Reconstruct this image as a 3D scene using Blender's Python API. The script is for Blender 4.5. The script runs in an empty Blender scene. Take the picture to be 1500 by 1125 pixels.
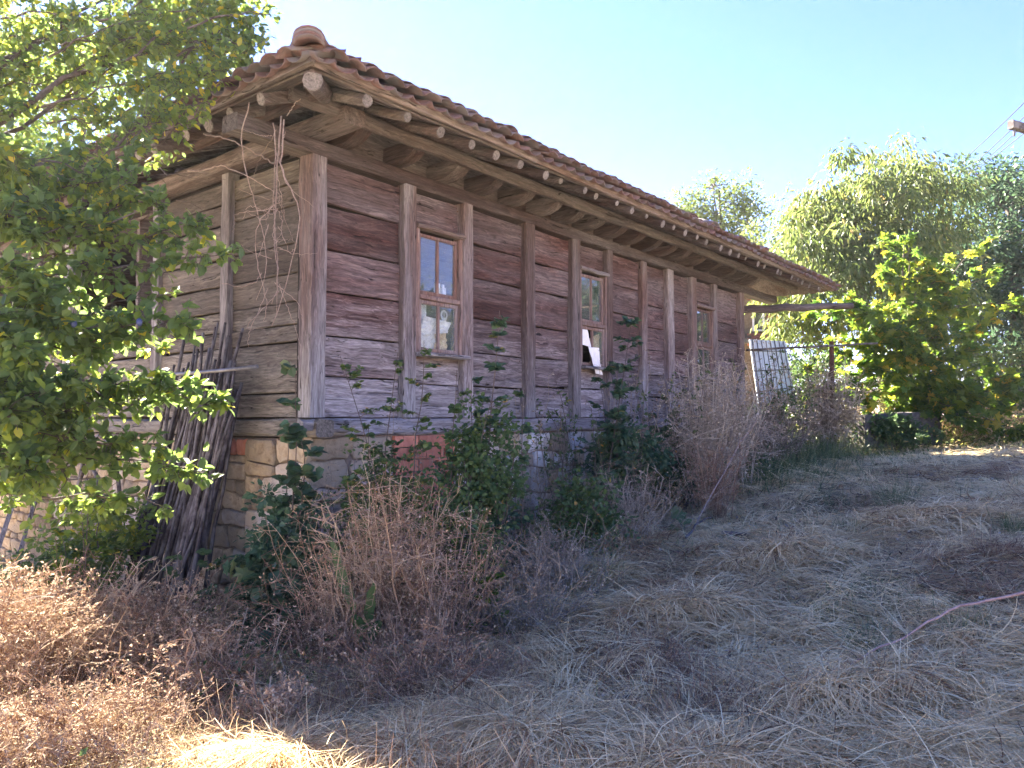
import bpy, math, random
import numpy as np
from mathutils import Vector, Matrix

# ------------------------------------------------------------------ scene, camera, sky, sun, exposure
S = bpy.context.scene
rng = np.random.default_rng(11)
random.seed(11)
R = math.radians
F_PX, CXP, CYP, PITCH, EYE = 1130.0, 750.0, 562.5, R(2.508), 1.6
cam_d = bpy.data.cameras.new('camera')
cam = bpy.data.objects.new('camera', cam_d)
S.collection.objects.link(cam)
cam_d.sensor_width = 36
cam_d.lens = F_PX / 1500 * 36
cam_d.clip_end = 900
cam_d.clip_start = 0.05
cam.location = (0, 0, EYE)
cam.rotation_euler = (R(90) + PITCH, 0, 0)
S.camera = cam

SUN_AZ = R(-41.1)      # from +Y, negative = towards -X
SUN_EL = R(38.0)
world = bpy.data.worlds.new("World")
S.world = world
world.use_nodes = True
wn = world.node_tree.nodes
sky = wn.new('ShaderNodeTexSky')
sky.sky_type = 'NISHITA'
sky.sun_disc = False
sky.sun_elevation = SUN_EL
sky.sun_rotation = SUN_AZ
sky.altitude = 400
sky.air_density = 0.9
sky.dust_density = 0.05
sky.ozone_density = 3.0
hs = wn.new('ShaderNodeHueSaturation')
hs.inputs['Saturation'].default_value = 1.15
hs.inputs['Hue'].default_value = 0.5
world.node_tree.links.new(sky.outputs[0], hs.inputs['Color'])
tn = wn.new('ShaderNodeMix'); tn.data_type = 'RGBA'; tn.blend_type = 'MULTIPLY'
tn.inputs[0].default_value = 1.0; tn.inputs[7].default_value = (.64, .49, .64, 1)
world.node_tree.links.new(hs.outputs[0], tn.inputs[6])
world.node_tree.links.new(tn.outputs[2], wn['Background'].inputs[0])
wn['Background'].inputs[1].default_value = 0.05
sl = bpy.data.lights.new('sun', 'SUN')
sl.energy = 4.0
sl.angle = R(0.5)
sl.color = (1.0, 0.90, 0.74)
sun = bpy.data.objects.new('sun', sl)
S.collection.objects.link(sun)
sun_dir = Vector((math.sin(SUN_AZ) * math.cos(SUN_EL), math.cos(SUN_AZ) * math.cos(SUN_EL), math.sin(SUN_EL)))
sun.rotation_euler = sun_dir.to_track_quat('Z', 'Y').to_euler()
S.view_settings.view_transform = 'Standard'
S.view_settings.look = 'None'
S.view_settings.gamma = 1
S.view_settings.use_curve_mapping = False
S.view_settings.exposure = 4.15
S.cycles.use_denoising = True
S.cycles.max_bounces = 8
S.cycles.diffuse_bounces = 4
S.cycles.transparent_max_bounces = 16
S.cycles.caustics_reflective = False
S.cycles.caustics_refractive = False
S.cycles.sample_clamp_indirect = 6
S.cycles.volume_bounces = 0

# ------------------------------------------------------------------ frames of reference
TH = R(38.5)
U = np.array([math.sin(TH), math.cos(TH)])
V = np.array([-math.cos(TH), math.sin(TH)])
K = np.array([-1.69, 6.4])
ZS = 1.6                       # top of the sill beam

def W(px, py, D):
    yc = (CYP - py) / F_PX
    a, b = math.cos(PITCH) - math.sin(PITCH) * yc, math.sin(PITCH) + math.cos(PITCH) * yc
    k = D / a
    return np.array([(px - CXP) / F_PX * k, D, EYE + b * k])

def HL(t, s, z=0.0):           # house frame -> world
    p = K + t * U + s * V
    return np.array([p[0], p[1], z])

_tab = rng.random((256, 256))
def vnoise(x, y):
    x = np.asarray(x, float); y = np.asarray(y, float)
    xi = np.floor(x).astype(int); yi = np.floor(y).astype(int)
    fx = x - xi; fy = y - yi
    fx = fx * fx * (3 - 2 * fx); fy = fy * fy * (3 - 2 * fy)
    g = lambda a, b: _tab[a & 255, b & 255]
    return (g(xi, yi) * (1 - fx) * (1 - fy) + g(xi + 1, yi) * fx * (1 - fy) + g(xi, yi + 1) * (1 - fx) * fy + g(xi + 1, yi + 1) * fx * fy)

def fbm(x, y, o=3):
    r = 0; a = .5
    for k in range(o):
        r = r + a * vnoise(x * 2 ** k + 17 * k, y * 2 ** k + 5 * k); a *= .5
    return r / (1 - .5 ** o)

def gz(x, y, mound=True):
    x = np.asarray(x, float); y = np.asarray(y, float)
    g = .106 * x + .028 * y
    hi = .6 + .65 * (1 - np.exp(-np.maximum(g - .6, 0) / .65))
    lo = .5 * np.tanh(g / .5)
    z = np.where(g > .6, hi, np.where(g < 0, lo, g))
    if mound:
        near = np.exp(-((x * x + y * y) / 700.0))
        z = z + near * (.22 * (fbm(x * .75 + 3.1, y * .75 + 9.7, 2) - .5) + .10 * (fbm(x * 2.3, y * 2.3 + 40, 2) - .5))
    return z

def G(px, D):
    x = (px - CXP) / F_PX * D
    return np.array([x, D, float(gz(x, D))])

# ------------------------------------------------------------------ mesh building
class MB:
    def __init__(s):
        s.v = []; s.f3 = []; s.f4 = []; s.n = 0; s.t = []
    def add(s, v, f3=None, f4=None, tint=0.5):
        v = np.asarray(v, float).reshape(-1, 3)
        if f3 is not None and len(f3): s.f3.append(np.asarray(f3, int).reshape(-1, 3) + s.n)
        if f4 is not None and len(f4): s.f4.append(np.asarray(f4, int).reshape(-1, 4) + s.n)
        s.v.append(v)
        s.t.append(np.broadcast_to(np.asarray(tint, float), (len(v),)).copy())
        s.n += len(v)
        return s
    def mesh(s, name, mat, smooth=False):
        me = bpy.data.meshes.new(name)
        v = np.concatenate(s.v) if s.v else np.zeros((0, 3))
        f3 = np.concatenate(s.f3) if s.f3 else np.zeros((0, 3), int)
        f4 = np.concatenate(s.f4) if s.f4 else np.zeros((0, 4), int)
        me.vertices.add(len(v)); me.vertices.foreach_set('co', v.astype(np.float32).ravel())
        nl = f3.size + f4.size
        me.loops.add(nl)
        me.loops.foreach_set('vertex_index', np.concatenate([f3.ravel(), f4.ravel()]).astype(np.int32))
        me.polygons.add(len(f3) + len(f4))
        st = np.concatenate([np.arange(len(f3)) * 3, len(f3) * 3 + np.arange(len(f4)) * 4]).astype(np.int32)
        me.polygons.foreach_set('loop_start', st)
        me.polygons.foreach_set('use_smooth', np.full(len(f3) + len(f4), bool(smooth)))
        at = me.attributes.new('tint', 'FLOAT', 'POINT')
        at.data.foreach_set('value', np.concatenate(s.t).astype(np.float32))
        me.update(calc_edges=True)
        me.materials.append(mat)
        return me
    def obj(s, name, mat, parent=None, smooth=False, **kw):
        return link(name, s.mesh(name, mat, smooth), parent, **kw)

def link(name, data, parent=None, label=None, category=None, group=None, kind=None):
    o = bpy.data.objects.new(name, data)
    S.collection.objects.link(o)
    if parent is not None: o.parent = parent
    if label: o['label'] = label
    if category: o['category'] = category
    if group: o['group'] = group
    if kind: o['kind'] = kind
    return o

def empty(name, loc, rotz=0, **kw):
    o = link(name, None, None, **kw)
    o.location = tuple(float(q) for q in loc); o.rotation_euler = (0, 0, rotz)
    o.empty_display_size = .1
    return o

def nrm(a):
    a = np.asarray(a, float)
    return a / np.maximum(np.linalg.norm(a, axis=-1, keepdims=True), 1e-9)

def ring_timber(mb, p0, p1, w, h, up=(0, 0, 1), seg=4, jit=.003, cham=.006, tint=.5, taper=1.0, wob=0.0):
    """a sawn timber: eight-sided section, edges slightly uneven along its length"""
    p0 = np.array(p0, float); p1 = np.array(p1, float)
    d = nrm(p1 - p0); up = np.array(up, float)
    a = nrm(np.cross(d, up)); b = np.cross(a, d)
    c = min(cham, w * .3, h * .3)
    prof = np.array([(-w/2+c, -h/2), (w/2-c, -h/2), (w/2, -h/2+c), (w/2, h/2-c), (w/2-c, h/2), (-w/2+c, h/2), (-w/2, h/2-c), (-w/2, -h/2+c)])
    rows = []
    ph = random.random() * 9
    for i in range(seg + 1):
        k = i / seg
        sc = 1 + (taper - 1) * k
        q = prof * sc + rng.normal(0, jit, (8, 2))
        o = p0 + (p1 - p0) * k + b * wob * math.sin(k * 5 + ph) + a * wob * math.cos(k * 4 + ph)
        rows.append(o + q[:, :1] * a + q[:, 1:] * b)
    v = np.concatenate(rows)
    f4 = []
    for i in range(seg):
        for j in range(8):
            k = (j + 1) % 8
            f4.append((i*8+j, i*8+k, (i+1)*8+k, (i+1)*8+j))
    n = seg * 8
    f4 += [(3, 2, 1, 0), (7, 6, 5, 4), (7, 4, 3, 0), (n, n+1, n+2, n+3), (n+4, n+5, n+6, n+7), (n, n+3, n+4, n+7)]
    mb.add(v, None, f4, tint)
    return mb

def tube(mb, pts, rad, sides=6, tint=.5, cap=True, lump=0.0):
    pts = np.asarray(pts, float); n = len(pts)
    rad = np.broadcast_to(np.asarray(rad, float), (n,))
    d = np.gradient(pts, axis=0); d = nrm(d)
    ref = np.array([0, 0, 1.]) if abs(d[0][2]) < .9 else np.array([1., 0, 0])
    a = nrm(np.cross(d, ref)); b = np.cross(d, a)
    th = np.arange(sides) / sides * 2 * math.pi
    r = rad[:, None] * (1 + (rng.normal(0, lump, (n, sides)) if lump else 0))
    v = pts[:, None, :] + r[..., None] * (np.cos(th)[None, :, None] * a[:, None, :] + np.sin(th)[None, :, None] * b[:, None, :])
    i, j = np.meshgrid(np.arange(n - 1), np.arange(sides), indexing='ij'); k = (j + 1) % sides
    f4 = np.stack([i*sides+j, i*sides+k, (i+1)*sides+k, (i+1)*sides+j], -1).reshape(-1, 4)
    f3 = []
    vv = v.reshape(-1, 3)
    if cap:
        vv = np.concatenate([vv, pts[:1], pts[-1:]]); c0 = n * sides
        for q in range(sides):
            f3.append((c0, (q+1) % sides, q)); f3.append((c0+1, (n-1)*sides+q, (n-1)*sides+(q+1) % sides))
    mb.add(vv, f3, f4, tint)
    return mb

def box(mb, lo, hi, tint=.5):
    x0, y0, z0 = lo; x1, y1, z1 = hi
    v = [(x0,y0,z0),(x1,y0,z0),(x1,y1,z0),(x0,y1,z0),(x0,y0,z1),(x1,y0,z1),(x1,y1,z1),(x0,y1,z1)]
    return mb.add(v, None, [(0,3,2,1),(4,5,6,7),(0,1,5,4),(1,2,6,5),(2,3,7,6),(3,0,4,7)], tint)

def bez(p0, p1, sag=0.0, n=6, jit=0.0):
    p0 = np.array(p0, float); p1 = np.array(p1, float)
    k = np.linspace(0, 1, n)[:, None]
    p = p0 + (p1 - p0) * k
    p[:, 2] += sag * 4 * (k * (1 - k))[:, 0]
    if jit: p[1:-1] += rng.normal(0, jit, (n - 2, 3))
    return p

# leaf templates: along, across, lift ; tris
T_OVAL = (np.array([(0,0,0),(.28,.30,.05),(.68,.27,.03),(1,0,-.10),(.68,-.27,.03),(.28,-.30,.05),(.28,0,-.02),(.68,0,-.05)]),
          np.array([(0,6,1),(1,6,7),(1,7,2),(2,7,3),(0,5,6),(5,4,7),(5,7,6),(4,3,7)]))
T_DIA = (np.array([(0,0,0),(.45,.26,.05),(1,0,-.06),(.45,-.26,.05)]), np.array([(0,2,1),(0,3,2)]))
T_NAR = (np.array([(0,0,0),(.4,.11,.03),(1,0,-.15),(.4,-.11,.03)]), np.array([(0,2,1),(0,3,2)]))
_mp = [(0,0,0),(-.1,.3,.0),(.2,.26,.03),(.12,.62,-.04),(.42,.36,.03),(.62,.55,-.05),(.66,.22,.02),(1,0,-.08),(.66,-.22,.02),(.62,-.55,-.05),(.42,-.36,.03),(.12,-.62,-.04),(.2,-.26,.03),(-.1,-.3,0),(.38,0,-.02)]
T_MAPLE = (np.array(_mp), np.array([(14, i + 1, i) for i in range(13)] + [(14, 0, 13)]))

def leaf_frames(D, N):
    D = nrm(D); A = nrm(np.cross(N, D)); N2 = np.cross(D, A)
    return D, A, N2

def leaves(mb, P, D, N, L, T=T_OVAL, wid=1.0, tint=.5):
    """vectorised leaves: P base points, D pointing directions, N rough normals, L lengths"""
    n = len(P)
    if not n: return mb
    D, A, N2 = leaf_frames(D, N)
    tv, tf = T
    L = np.broadcast_to(np.asarray(L, float), (n,))
    v = P[:, None, :] + L[:, None, None] * (tv[None, :, 0:1] * D[:, None, :] + wid * tv[None, :, 1:2] * A[:, None, :] + tv[None, :, 2:3] * N2[:, None, :])
    m = len(tv)
    f = (tf[None] + (np.arange(n) * m)[:, None, None]).reshape(-1, 3)
    tint = np.repeat(np.broadcast_to(np.asarray(tint, float), (n,)), m)
    mb.add(v.reshape(-1, 3), f, None, tint)
    return mb

_leafcache = {}
def leaf_parts(parent, origin, P, D, N, L, T, mat, wid=1.0, tint=None, name='leaf', maxn=300):
    """each leaf an object of its own, sharing eight template meshes"""
    D, A, N2 = leaf_frames(D, N)
    for i in range(min(len(P), maxn)):
        q = int(np.clip((tint[i] if tint is not None else random.random()) * 8, 0, 7))
        key = (id(T[0]), mat.name, q, wid)
        if key not in _leafcache:
            m = MB(); tv = T[0].copy(); tv[:, 1] *= wid
            tv[:, 2] += rng.normal(0, .02, len(tv))
            m.add(tv, T[1], None, (q + .5) / 8)
            _leafcache[key] = m.mesh(name, mat)
        o = link(name, _leafcache[key], parent)
        l = float(L[i])
        p = P[i] - origin
        M = Matrix(((D[i][0]*l, A[i][0]*l, N2[i][0]*l, p[0]), (D[i][1]*l, A[i][1]*l, N2[i][1]*l, p[1]), (D[i][2]*l, A[i][2]*l, N2[i][2]*l, p[2]), (0, 0, 0, 1)))
        o.matrix_local = M

def rdir(n, up=0.0):
    d = rng.normal(0, 1, (n, 3)); d[:, 2] += up
    return nrm(d)

# ------------------------------------------------------------------ materials
def newmat(name):
    m = bpy.data.materials.new(name); m.use_nodes = True
    nt = m.node_tree; nt.nodes.clear()
    return m, nt, nt.nodes, nt.links

def nd(N, t, **kw):
    n = N.new(t)
    for k, v in kw.items(): setattr(n, k, v)
    return n

def ramp(N, L, src, stops):
    r = N.new('ShaderNodeValToRGB')
    e = r.color_ramp.elements
    while len(e) < len(stops): e.new(.5)
    for i, (p, c) in enumerate(stops):
        e[i].position = p; e[i].color = (*c, 1) if len(c) == 3 else c
    L.new(src, r.inputs[0]); return r.outputs[0]

def mixc(N, L, f, a, b, mode='MIX'):
    m = N.new('ShaderNodeMix'); m.data_type = 'RGBA'; m.blend_type = mode
    for sock, val in ((m.inputs[0], f), (m.inputs[6], a), (m.inputs[7], b)):
        if isinstance(val, (int, float)): sock.default_value = val
        elif isinstance(val, tuple): sock.default_value = (*val, 1)
        else: L.new(val, sock)
    return m.outputs[2]

def mth(N, L, op, a, b=None, clamp=False):
    m = N.new('ShaderNodeMath'); m.operation = op; m.use_clamp = clamp
    for i, val in enumerate((a, b)):
        if val is None: continue
        if isinstance(val, (int, float)): m.inputs[i].default_value = val
        else: L.new(val, m.inputs[i])
    return m.outputs[0]

def out(N, L, sh):
    o = N.new('ShaderNodeOutputMaterial'); L.new(sh, o.inputs[0])

def noise(N, L, vec, scale, detail=4, rough=.55, dist=0.0, w=None):
    n = N.new('ShaderNodeTexNoise')
    n.inputs['Scale'].default_value = scale; n.inputs['Detail'].default_value = detail
    n.inputs['Roughness'].default_value = rough; n.inputs['Distortion'].default_value = dist
    if w is not None: n.noise_dimensions = '4D'; L.new(w, n.inputs['W'])
    if vec is not None: L.new(vec, n.inputs['Vector'])
    return n.outputs['Fac']

def mapping(N, L, vec, scale):
    m = N.new('ShaderNodeMapping'); m.inputs['Scale'].default_value = scale
    L.new(vec, m.inputs['Vector']); return m.outputs[0]

def wood(name, axis, dark, mid, light, grey=((.17,.165,.175),(.42,.41,.42)), gmix=.3, zmix=False, crack=1.0, across=26., rough=.8):
    m, nt, N, L = newmat(name)
    tc = N.new('ShaderNodeTexCoord'); oi = N.new('ShaderNodeObjectInfo')
    w = mth(N, L, 'MULTIPLY', oi.outputs['Random'], 61.0)
    sc = [across * 1.25] * 3; sc['XYZ'.index(axis)] = 2.4
    v1 = mapping(N, L, tc.outputs['Object'], sc)
    wz = N.new('ShaderNodeTexNoise'); wz.inputs['Scale'].default_value = 3.2; wz.inputs['Detail'].default_value = 2; wz.noise_dimensions = '4D'; L.new(w, wz.inputs['W']); L.new(tc.outputs['Object'], wz.inputs['Vector'])
    wa = N.new('ShaderNodeVectorMath'); wa.operation = 'MULTIPLY_ADD'; L.new(wz.outputs['Color'], wa.inputs[0]); wa.inputs[1].default_value = (2.6, 2.6, 2.6); L.new(v1, wa.inputs[2]); v1 = wa.outputs[0]
    sc2 = [7.] * 3; sc2['XYZ'.index(axis)] = .9
    v2 = mapping(N, L, tc.outputs['Object'], sc2)
    sc3 = [across * 2.6] * 3; sc3['XYZ'.index(axis)] = 7.0
    v3 = mapping(N, L, tc.outputs['Object'], sc3)
    grain = noise(N, L, v1, 1.0, 7, .68, .9, w)
    stain = noise(N, L, v2, .55, 4, .6, .5, w)
    fine = noise(N, L, v3, 1.0, 4, .7, .3, w)
    cr = ramp(N, L, noise(N, L, v1, .8, 3, .5, 1.6, w), [(.30, (1,1,1)), (.37, (0,0,0))])
    cr = mth(N, L, 'MULTIPLY', cr, crack)
    brown = ramp(N, L, grain, [(.26, dark), (.52, mid), (.86, light)])
    gry = ramp(N, L, grain, [(.3, grey[0]), (.68, grey[1])])
    gf = ramp(N, L, stain, [(.38, (0,0,0)), (.62, (1,1,1))])
    gf = mth(N, L, 'MULTIPLY', gf, gmix)
    gf = mth(N, L, 'ADD', gf, mth(N, L, 'MULTIPLY', mth(N, L, 'FRACT', mth(N, L, 'MULTIPLY', oi.outputs['Random'], 17.3)), .18), True)
    if zmix:
        g = N.new('ShaderNodeNewGeometry'); sp = N.new('ShaderNodeSeparateXYZ'); L.new(g.outputs['Position'], sp.inputs[0])
        zz = mth(N, L, 'SUBTRACT', 1.0, mth(N, L, 'DIVIDE', mth(N, L, 'SUBTRACT', sp.outputs[2], ZS + .0), 1.25))
        zz = mth(N, L, 'ADD', zz, mth(N, L, 'MULTIPLY', mth(N, L, 'SUBTRACT', stain, .5), 2.0))
        zz = mth(N, L, 'ADD', zz, mth(N, L, 'MULTIPLY', mth(N, L, 'SUBTRACT', grain, .5), 1.1), True)
        gf = mth(N, L, 'MAXIMUM', gf, zz)
    col = mixc(N, L, gf, brown, gry)
    fd = ramp(N, L, fine, [(.3, (.55,.55,.55)), (.62, (1.1,1.1,1.1))])
    col = mixc(N, L, 1.0, col, fd, 'MULTIPLY')
    hv = N.new('ShaderNodeHueSaturation'); L.new(col, hv.inputs['Color'])
    hv.inputs['Saturation'].default_value = 1.0
    L.new(mth(N, L, 'ADD', mth(N, L, 'MULTIPLY', oi.outputs['Random'], .5), .75), hv.inputs['Value'])
    vk = [3.4] * 3; vk['XYZ'.index(axis)] = 1.5
    kn = N.new('ShaderNodeTexVoronoi'); kn.voronoi_dimensions = '4D'; kn.inputs['Scale'].default_value = 1.0
    L.new(mapping(N, L, tc.outputs['Object'], vk), kn.inputs['Vector']); L.new(w, kn.inputs['W'])
    kf = ramp(N, L, kn.outputs['Distance'], [(.05, (1,1,1)), (.11, (0,0,0))])
    kcol = mixc(N, L, mth(N, L, 'MULTIPLY', kf, .8), hv.outputs[0], tuple(q * 1.2 for q in dark))
    col = mixc(N, L, cr, kcol, (.018, .014, .012))
    hgt = mth(N, L, 'SUBTRACT', mth(N, L, 'ADD', grain, mth(N, L, 'MULTIPLY', fine, .5)), mth(N, L, 'MULTIPLY', cr, .8))
    b = N.new('ShaderNodeBump'); b.inputs['Strength'].default_value = 1.0; b.inputs['Distance'].default_value = .014
    L.new(hgt, b.inputs['Height'])
    p = N.new('ShaderNodeBsdfPrincipled'); L.new(col, p.inputs['Base Color'])
    p.inputs['Roughness'].default_value = rough; p.inputs['Specular IOR Level'].default_value = .3
    L.new(b.outputs[0], p.inputs['Normal'])
    out(N, L, p.outputs[0]); return m

def simple(name, c1, c2, scale=8, rough=.8, bump=.4, dist=.01, metal=0.0, c3=None):
    m, nt, N, L = newmat(name)
    tc = N.new('ShaderNodeTexCoord'); oi = N.new('ShaderNodeObjectInfo')
    w = mth(N, L, 'MULTIPLY', oi.outputs['Random'], 61.0)
    n1 = noise(N, L, tc.outputs['Object'], scale, 8, .65, .4, w)
    n2 = noise(N, L, tc.outputs['Object'], scale * .25, 3, .5, 0, w)
    st = [(.3, c1), (.7, c2)]
    col = ramp(N, L, n1, st)
    if c3: col = mixc(N, L, ramp(N, L, n2, [(.45, (0,0,0)), (.6, (1,1,1))]), col, c3)
    hv = N.new('ShaderNodeHueSaturation'); L.new(col, hv.inputs['Color'])
    L.new(mth(N, L, 'ADD', mth(N, L, 'MULTIPLY', oi.outputs['Random'], .5), .75), hv.inputs['Value'])
    b = N.new('ShaderNodeBump'); b.inputs['Strength'].default_value = bump; b.inputs['Distance'].default_value = dist
    L.new(n1, b.inputs['Height'])
    p = N.new('ShaderNodeBsdfPrincipled'); L.new(hv.outputs[0], p.inputs['Base Color'])
    p.inputs['Roughness'].default_value = rough; p.inputs['Metallic'].default_value = metal
    p.inputs['Specular IOR Level'].default_value = .3
    L.new(b.outputs[0], p.inputs['Normal']); out(N, L, p.outputs[0]); return m

def leafmat(name, stops, trans=.45, gloss=.35, tboost=1.6):
    m, nt, N, L = newmat(name)
    at = N.new('ShaderNodeAttribute'); at.attribute_name = 'tint'
    col = ramp(N, L, at.outputs['Fac'], stops)
    p = N.new('ShaderNodeBsdfPrincipled'); L.new(col, p.inputs['Base Color'])
    p.inputs['Roughness'].default_value = .45; p.inputs['Specular IOR Level'].default_value = gloss
    t = N.new('ShaderNodeBsdfTranslucent')
    hv = N.new('ShaderNodeHueSaturation'); hv.inputs['Value'].default_value = tboost; hv.inputs['Hue'].default_value = .475; hv.inputs['Saturation'].default_value = 1.1
    L.new(col, hv.inputs['Color']); L.new(hv.outputs[0], t.inputs[0])
    mx = N.new('ShaderNodeMixShader'); mx.inputs[0].default_value = trans
    L.new(p.outputs[0], mx.inputs[1]); L.new(t.outputs[0], mx.inputs[2])
    out(N, L, mx.outputs[0]); return m

def strawmat(name, stops, trans=.2):
    m, nt, N, L = newmat(name)
    at = N.new('ShaderNodeAttribute'); at.attribute_name = 'tint'
    col = ramp(N, L, at.outputs['Fac'], stops)
    d = N.new('ShaderNodeBsdfPrincipled'); L.new(col, d.inputs['Base Color']); d.inputs['Roughness'].default_value = .7
    d.inputs['Specular IOR Level'].default_value = .25
    t = N.new('ShaderNodeBsdfTranslucent'); L.new(col, t.inputs[0])
    mx = N.new('ShaderNodeMixShader'); mx.inputs[0].default_value = trans
    L.new(d.outputs[0], mx.inputs[1]); L.new(t.outputs[0], mx.inputs[2]); out(N, L, mx.outputs[0]); return m

BD, BM, BL = (.016,.007,.006), (.078,.031,.025), (.26,.135,.105)
M_boardX = wood('weathered_board', 'X', BD, BM, BL, gmix=.3, zmix=True, grey=((.105,.097,.10),(.46,.43,.445)))
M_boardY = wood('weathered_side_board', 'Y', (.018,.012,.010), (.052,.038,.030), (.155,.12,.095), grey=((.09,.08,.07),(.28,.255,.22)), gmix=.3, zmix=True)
M_postZ = wood('weathered_post', 'Z', (.035,.020,.018), (.12,.070,.058), (.30,.20,.165), gmix=.6, zmix=True, across=34)
M_beamX = wood('brown_beam', 'X', BD, (.052,.026,.023), (.16,.097,.08), gmix=.25)
M_beamY = wood('brown_cross_beam', 'Y', BD, (.052,.026,.023), (.16,.097,.08), gmix=.25)
M_sill = wood('grey_sill_beam', 'X', (.07,.06,.06), (.18,.165,.165), (.38,.36,.37), grey=((.17,.165,.175),(.44,.43,.45)), gmix=.9)
M_logend = simple('sawn_log_end', (.05,.044,.042), (.26,.235,.225), 55, .9, .8, .01)
M_frame = wood('window_timber', 'Z', (.07,.03,.022), (.22,.12,.09), (.42,.28,.2), gmix=.35, across=40)
M_grey = wood('grey_pole_wood', 'Z', (.05,.04,.04), (.13,.11,.11), (.30,.27,.26), gmix=.8, across=30)
M_tile = simple('old_roof_tile', (.07,.045,.045), (.19,.11,.10), 14, .85, .6, .006, c3=(.13,.115,.115))
M_stone = simple('foundation_stone', (.22,.19,.165), (.66,.61,.55), 13, .9, 1.0, .035, c3=(.42,.34,.25))
M_stoney = simple('yellow_foundation_stone', (.22,.16,.10), (.56,.45,.30), 13, .9, 1.0, .035, c3=(.34,.28,.2))
M_stonew = simple('whitewashed_stone', (.38,.37,.36), (.84,.83,.81), 12, .9, 1.0, .03, c3=(.50,.45,.38))
M_mortar = simple('clay_mortar', (.14,.105,.08), (.27,.21,.16), 16, .95, .9, .02)
M_brick = simple('hollow_brick_clay', (.36,.13,.08), (.56,.24,.16), 12, .9, .5, .006)
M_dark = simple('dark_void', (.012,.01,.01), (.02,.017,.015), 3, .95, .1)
M_soil = None
M_bark = simple('tree_bark', (.045,.035,.03), (.17,.14,.12), 30, .9, 1.0, .01)
M_stick = simple('pole_bark', (.025,.020,.020), (.10,.085,.085), 28, .85, .8, .006, c3=(.15,.14,.14))
M_metal = simple('dull_metal', (.08,.08,.09), (.2,.2,.22), 10, .55, .3, .003, .5)
M_rust = simple('rusty_metal', (.07,.035,.02), (.22,.11,.07), 18, .8, .5, .003, .2)
M_paper = simple('white_paper', (.62,.62,.64), (.82,.82,.82), 5, .8, .3, .01)
M_cloth = simple('straw_coloured_cloth', (.35,.24,.12), (.72,.6,.42), 22, .9, 1.0, .02)
M_sheet = simple('pale_blue_board', (.42,.47,.55), (.72,.76,.82), 6, .6, .3, .01)
M_concrete = simple('old_concrete', (.05,.045,.04), (.13,.12,.11), 14, .95, .8, .01)
M_vine = simple('dead_vine_bark', (.16,.11,.09), (.38,.30,.26), 40, .9, .4, .004)
M_branch = simple('peeled_branch', (.24,.13,.10), (.46,.31,.25), 25, .8, .5, .004)
M_rag = simple('white_rag', (.25,.26,.28), (.5,.52,.54), 20, .9, .8, .01)
M_plum = simple('blue_plum', (.03,.04,.10), (.06,.08,.18), 14, .5, .1, .002)
M_cable = simple('black_cable', (.02,.02,.025), (.04,.04,.05), 10, .5, .1)

GREEN = [(0, (.05,.085,.035)), (.45, (.085,.14,.045)), (.8, (.13,.19,.04)), (.95, (.26,.28,.04)), (1, (.34,.31,.05))]
M_leaf_plum = leafmat('plum_leaf', GREEN, .55, tboost=2.2)
M_leaf_yel = leafmat('sunlit_maple_leaf', [(0, (.035,.085,.022)), (.5, (.075,.14,.028)), (.85, (.17,.22,.035)), (1, (.34,.28,.05))], .55, tboost=1.9)
M_leaf_light = leafmat('pale_tree_leaf', [(0, (.05,.08,.025)), (.5, (.09,.135,.045)), (.85, (.19,.20,.07)), (1, (.32,.26,.10))], .48, tboost=1.7)
M_leaf_dark = leafmat('dark_tree_leaf', [(0, (.03,.055,.04)), (.6, (.055,.10,.055)), (.92, (.10,.14,.05)), (1, (.18,.17,.06))], .38)
M_leaf_teal = leafmat('blue_green_leaf', [(0, (.03,.065,.045)), (.5, (.055,.11,.065)), (.9, (.10,.16,.075)), (1, (.22,.21,.07))], .35)
M_leaf_sap = leafmat('sapling_leaf', [(0, (.035,.07,.03)), (.5, (.065,.12,.045)), (.88, (.10,.15,.04)), (.96, (.26,.24,.05)), (1, (.40,.25,.06))], .35)
M_grass = leafmat('green_grass', [(0, (.06,.10,.045)), (.5, (.12,.17,.07)), (.8, (.34,.31,.17)), (1, (.5,.43,.25))], .3)
M_hay = strawmat('dry_hay', [(0, (.08,.042,.028)), (.15, (.26,.13,.07)), (.38, (.56,.39,.21)), (.75, (.78,.60,.34)), (1, (.90,.77,.48))], .38)
M_weed = strawmat('dry_rust_weed', [(0, (.09,.05,.035)), (.4, (.22,.13,.085)), (.75, (.42,.29,.19)), (1, (.62,.50,.34))])
M_weedg = strawmat('dry_grey_weed', [(0, (.10,.075,.055)), (.5, (.27,.22,.165)), (1, (.56,.50,.40))])

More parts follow.
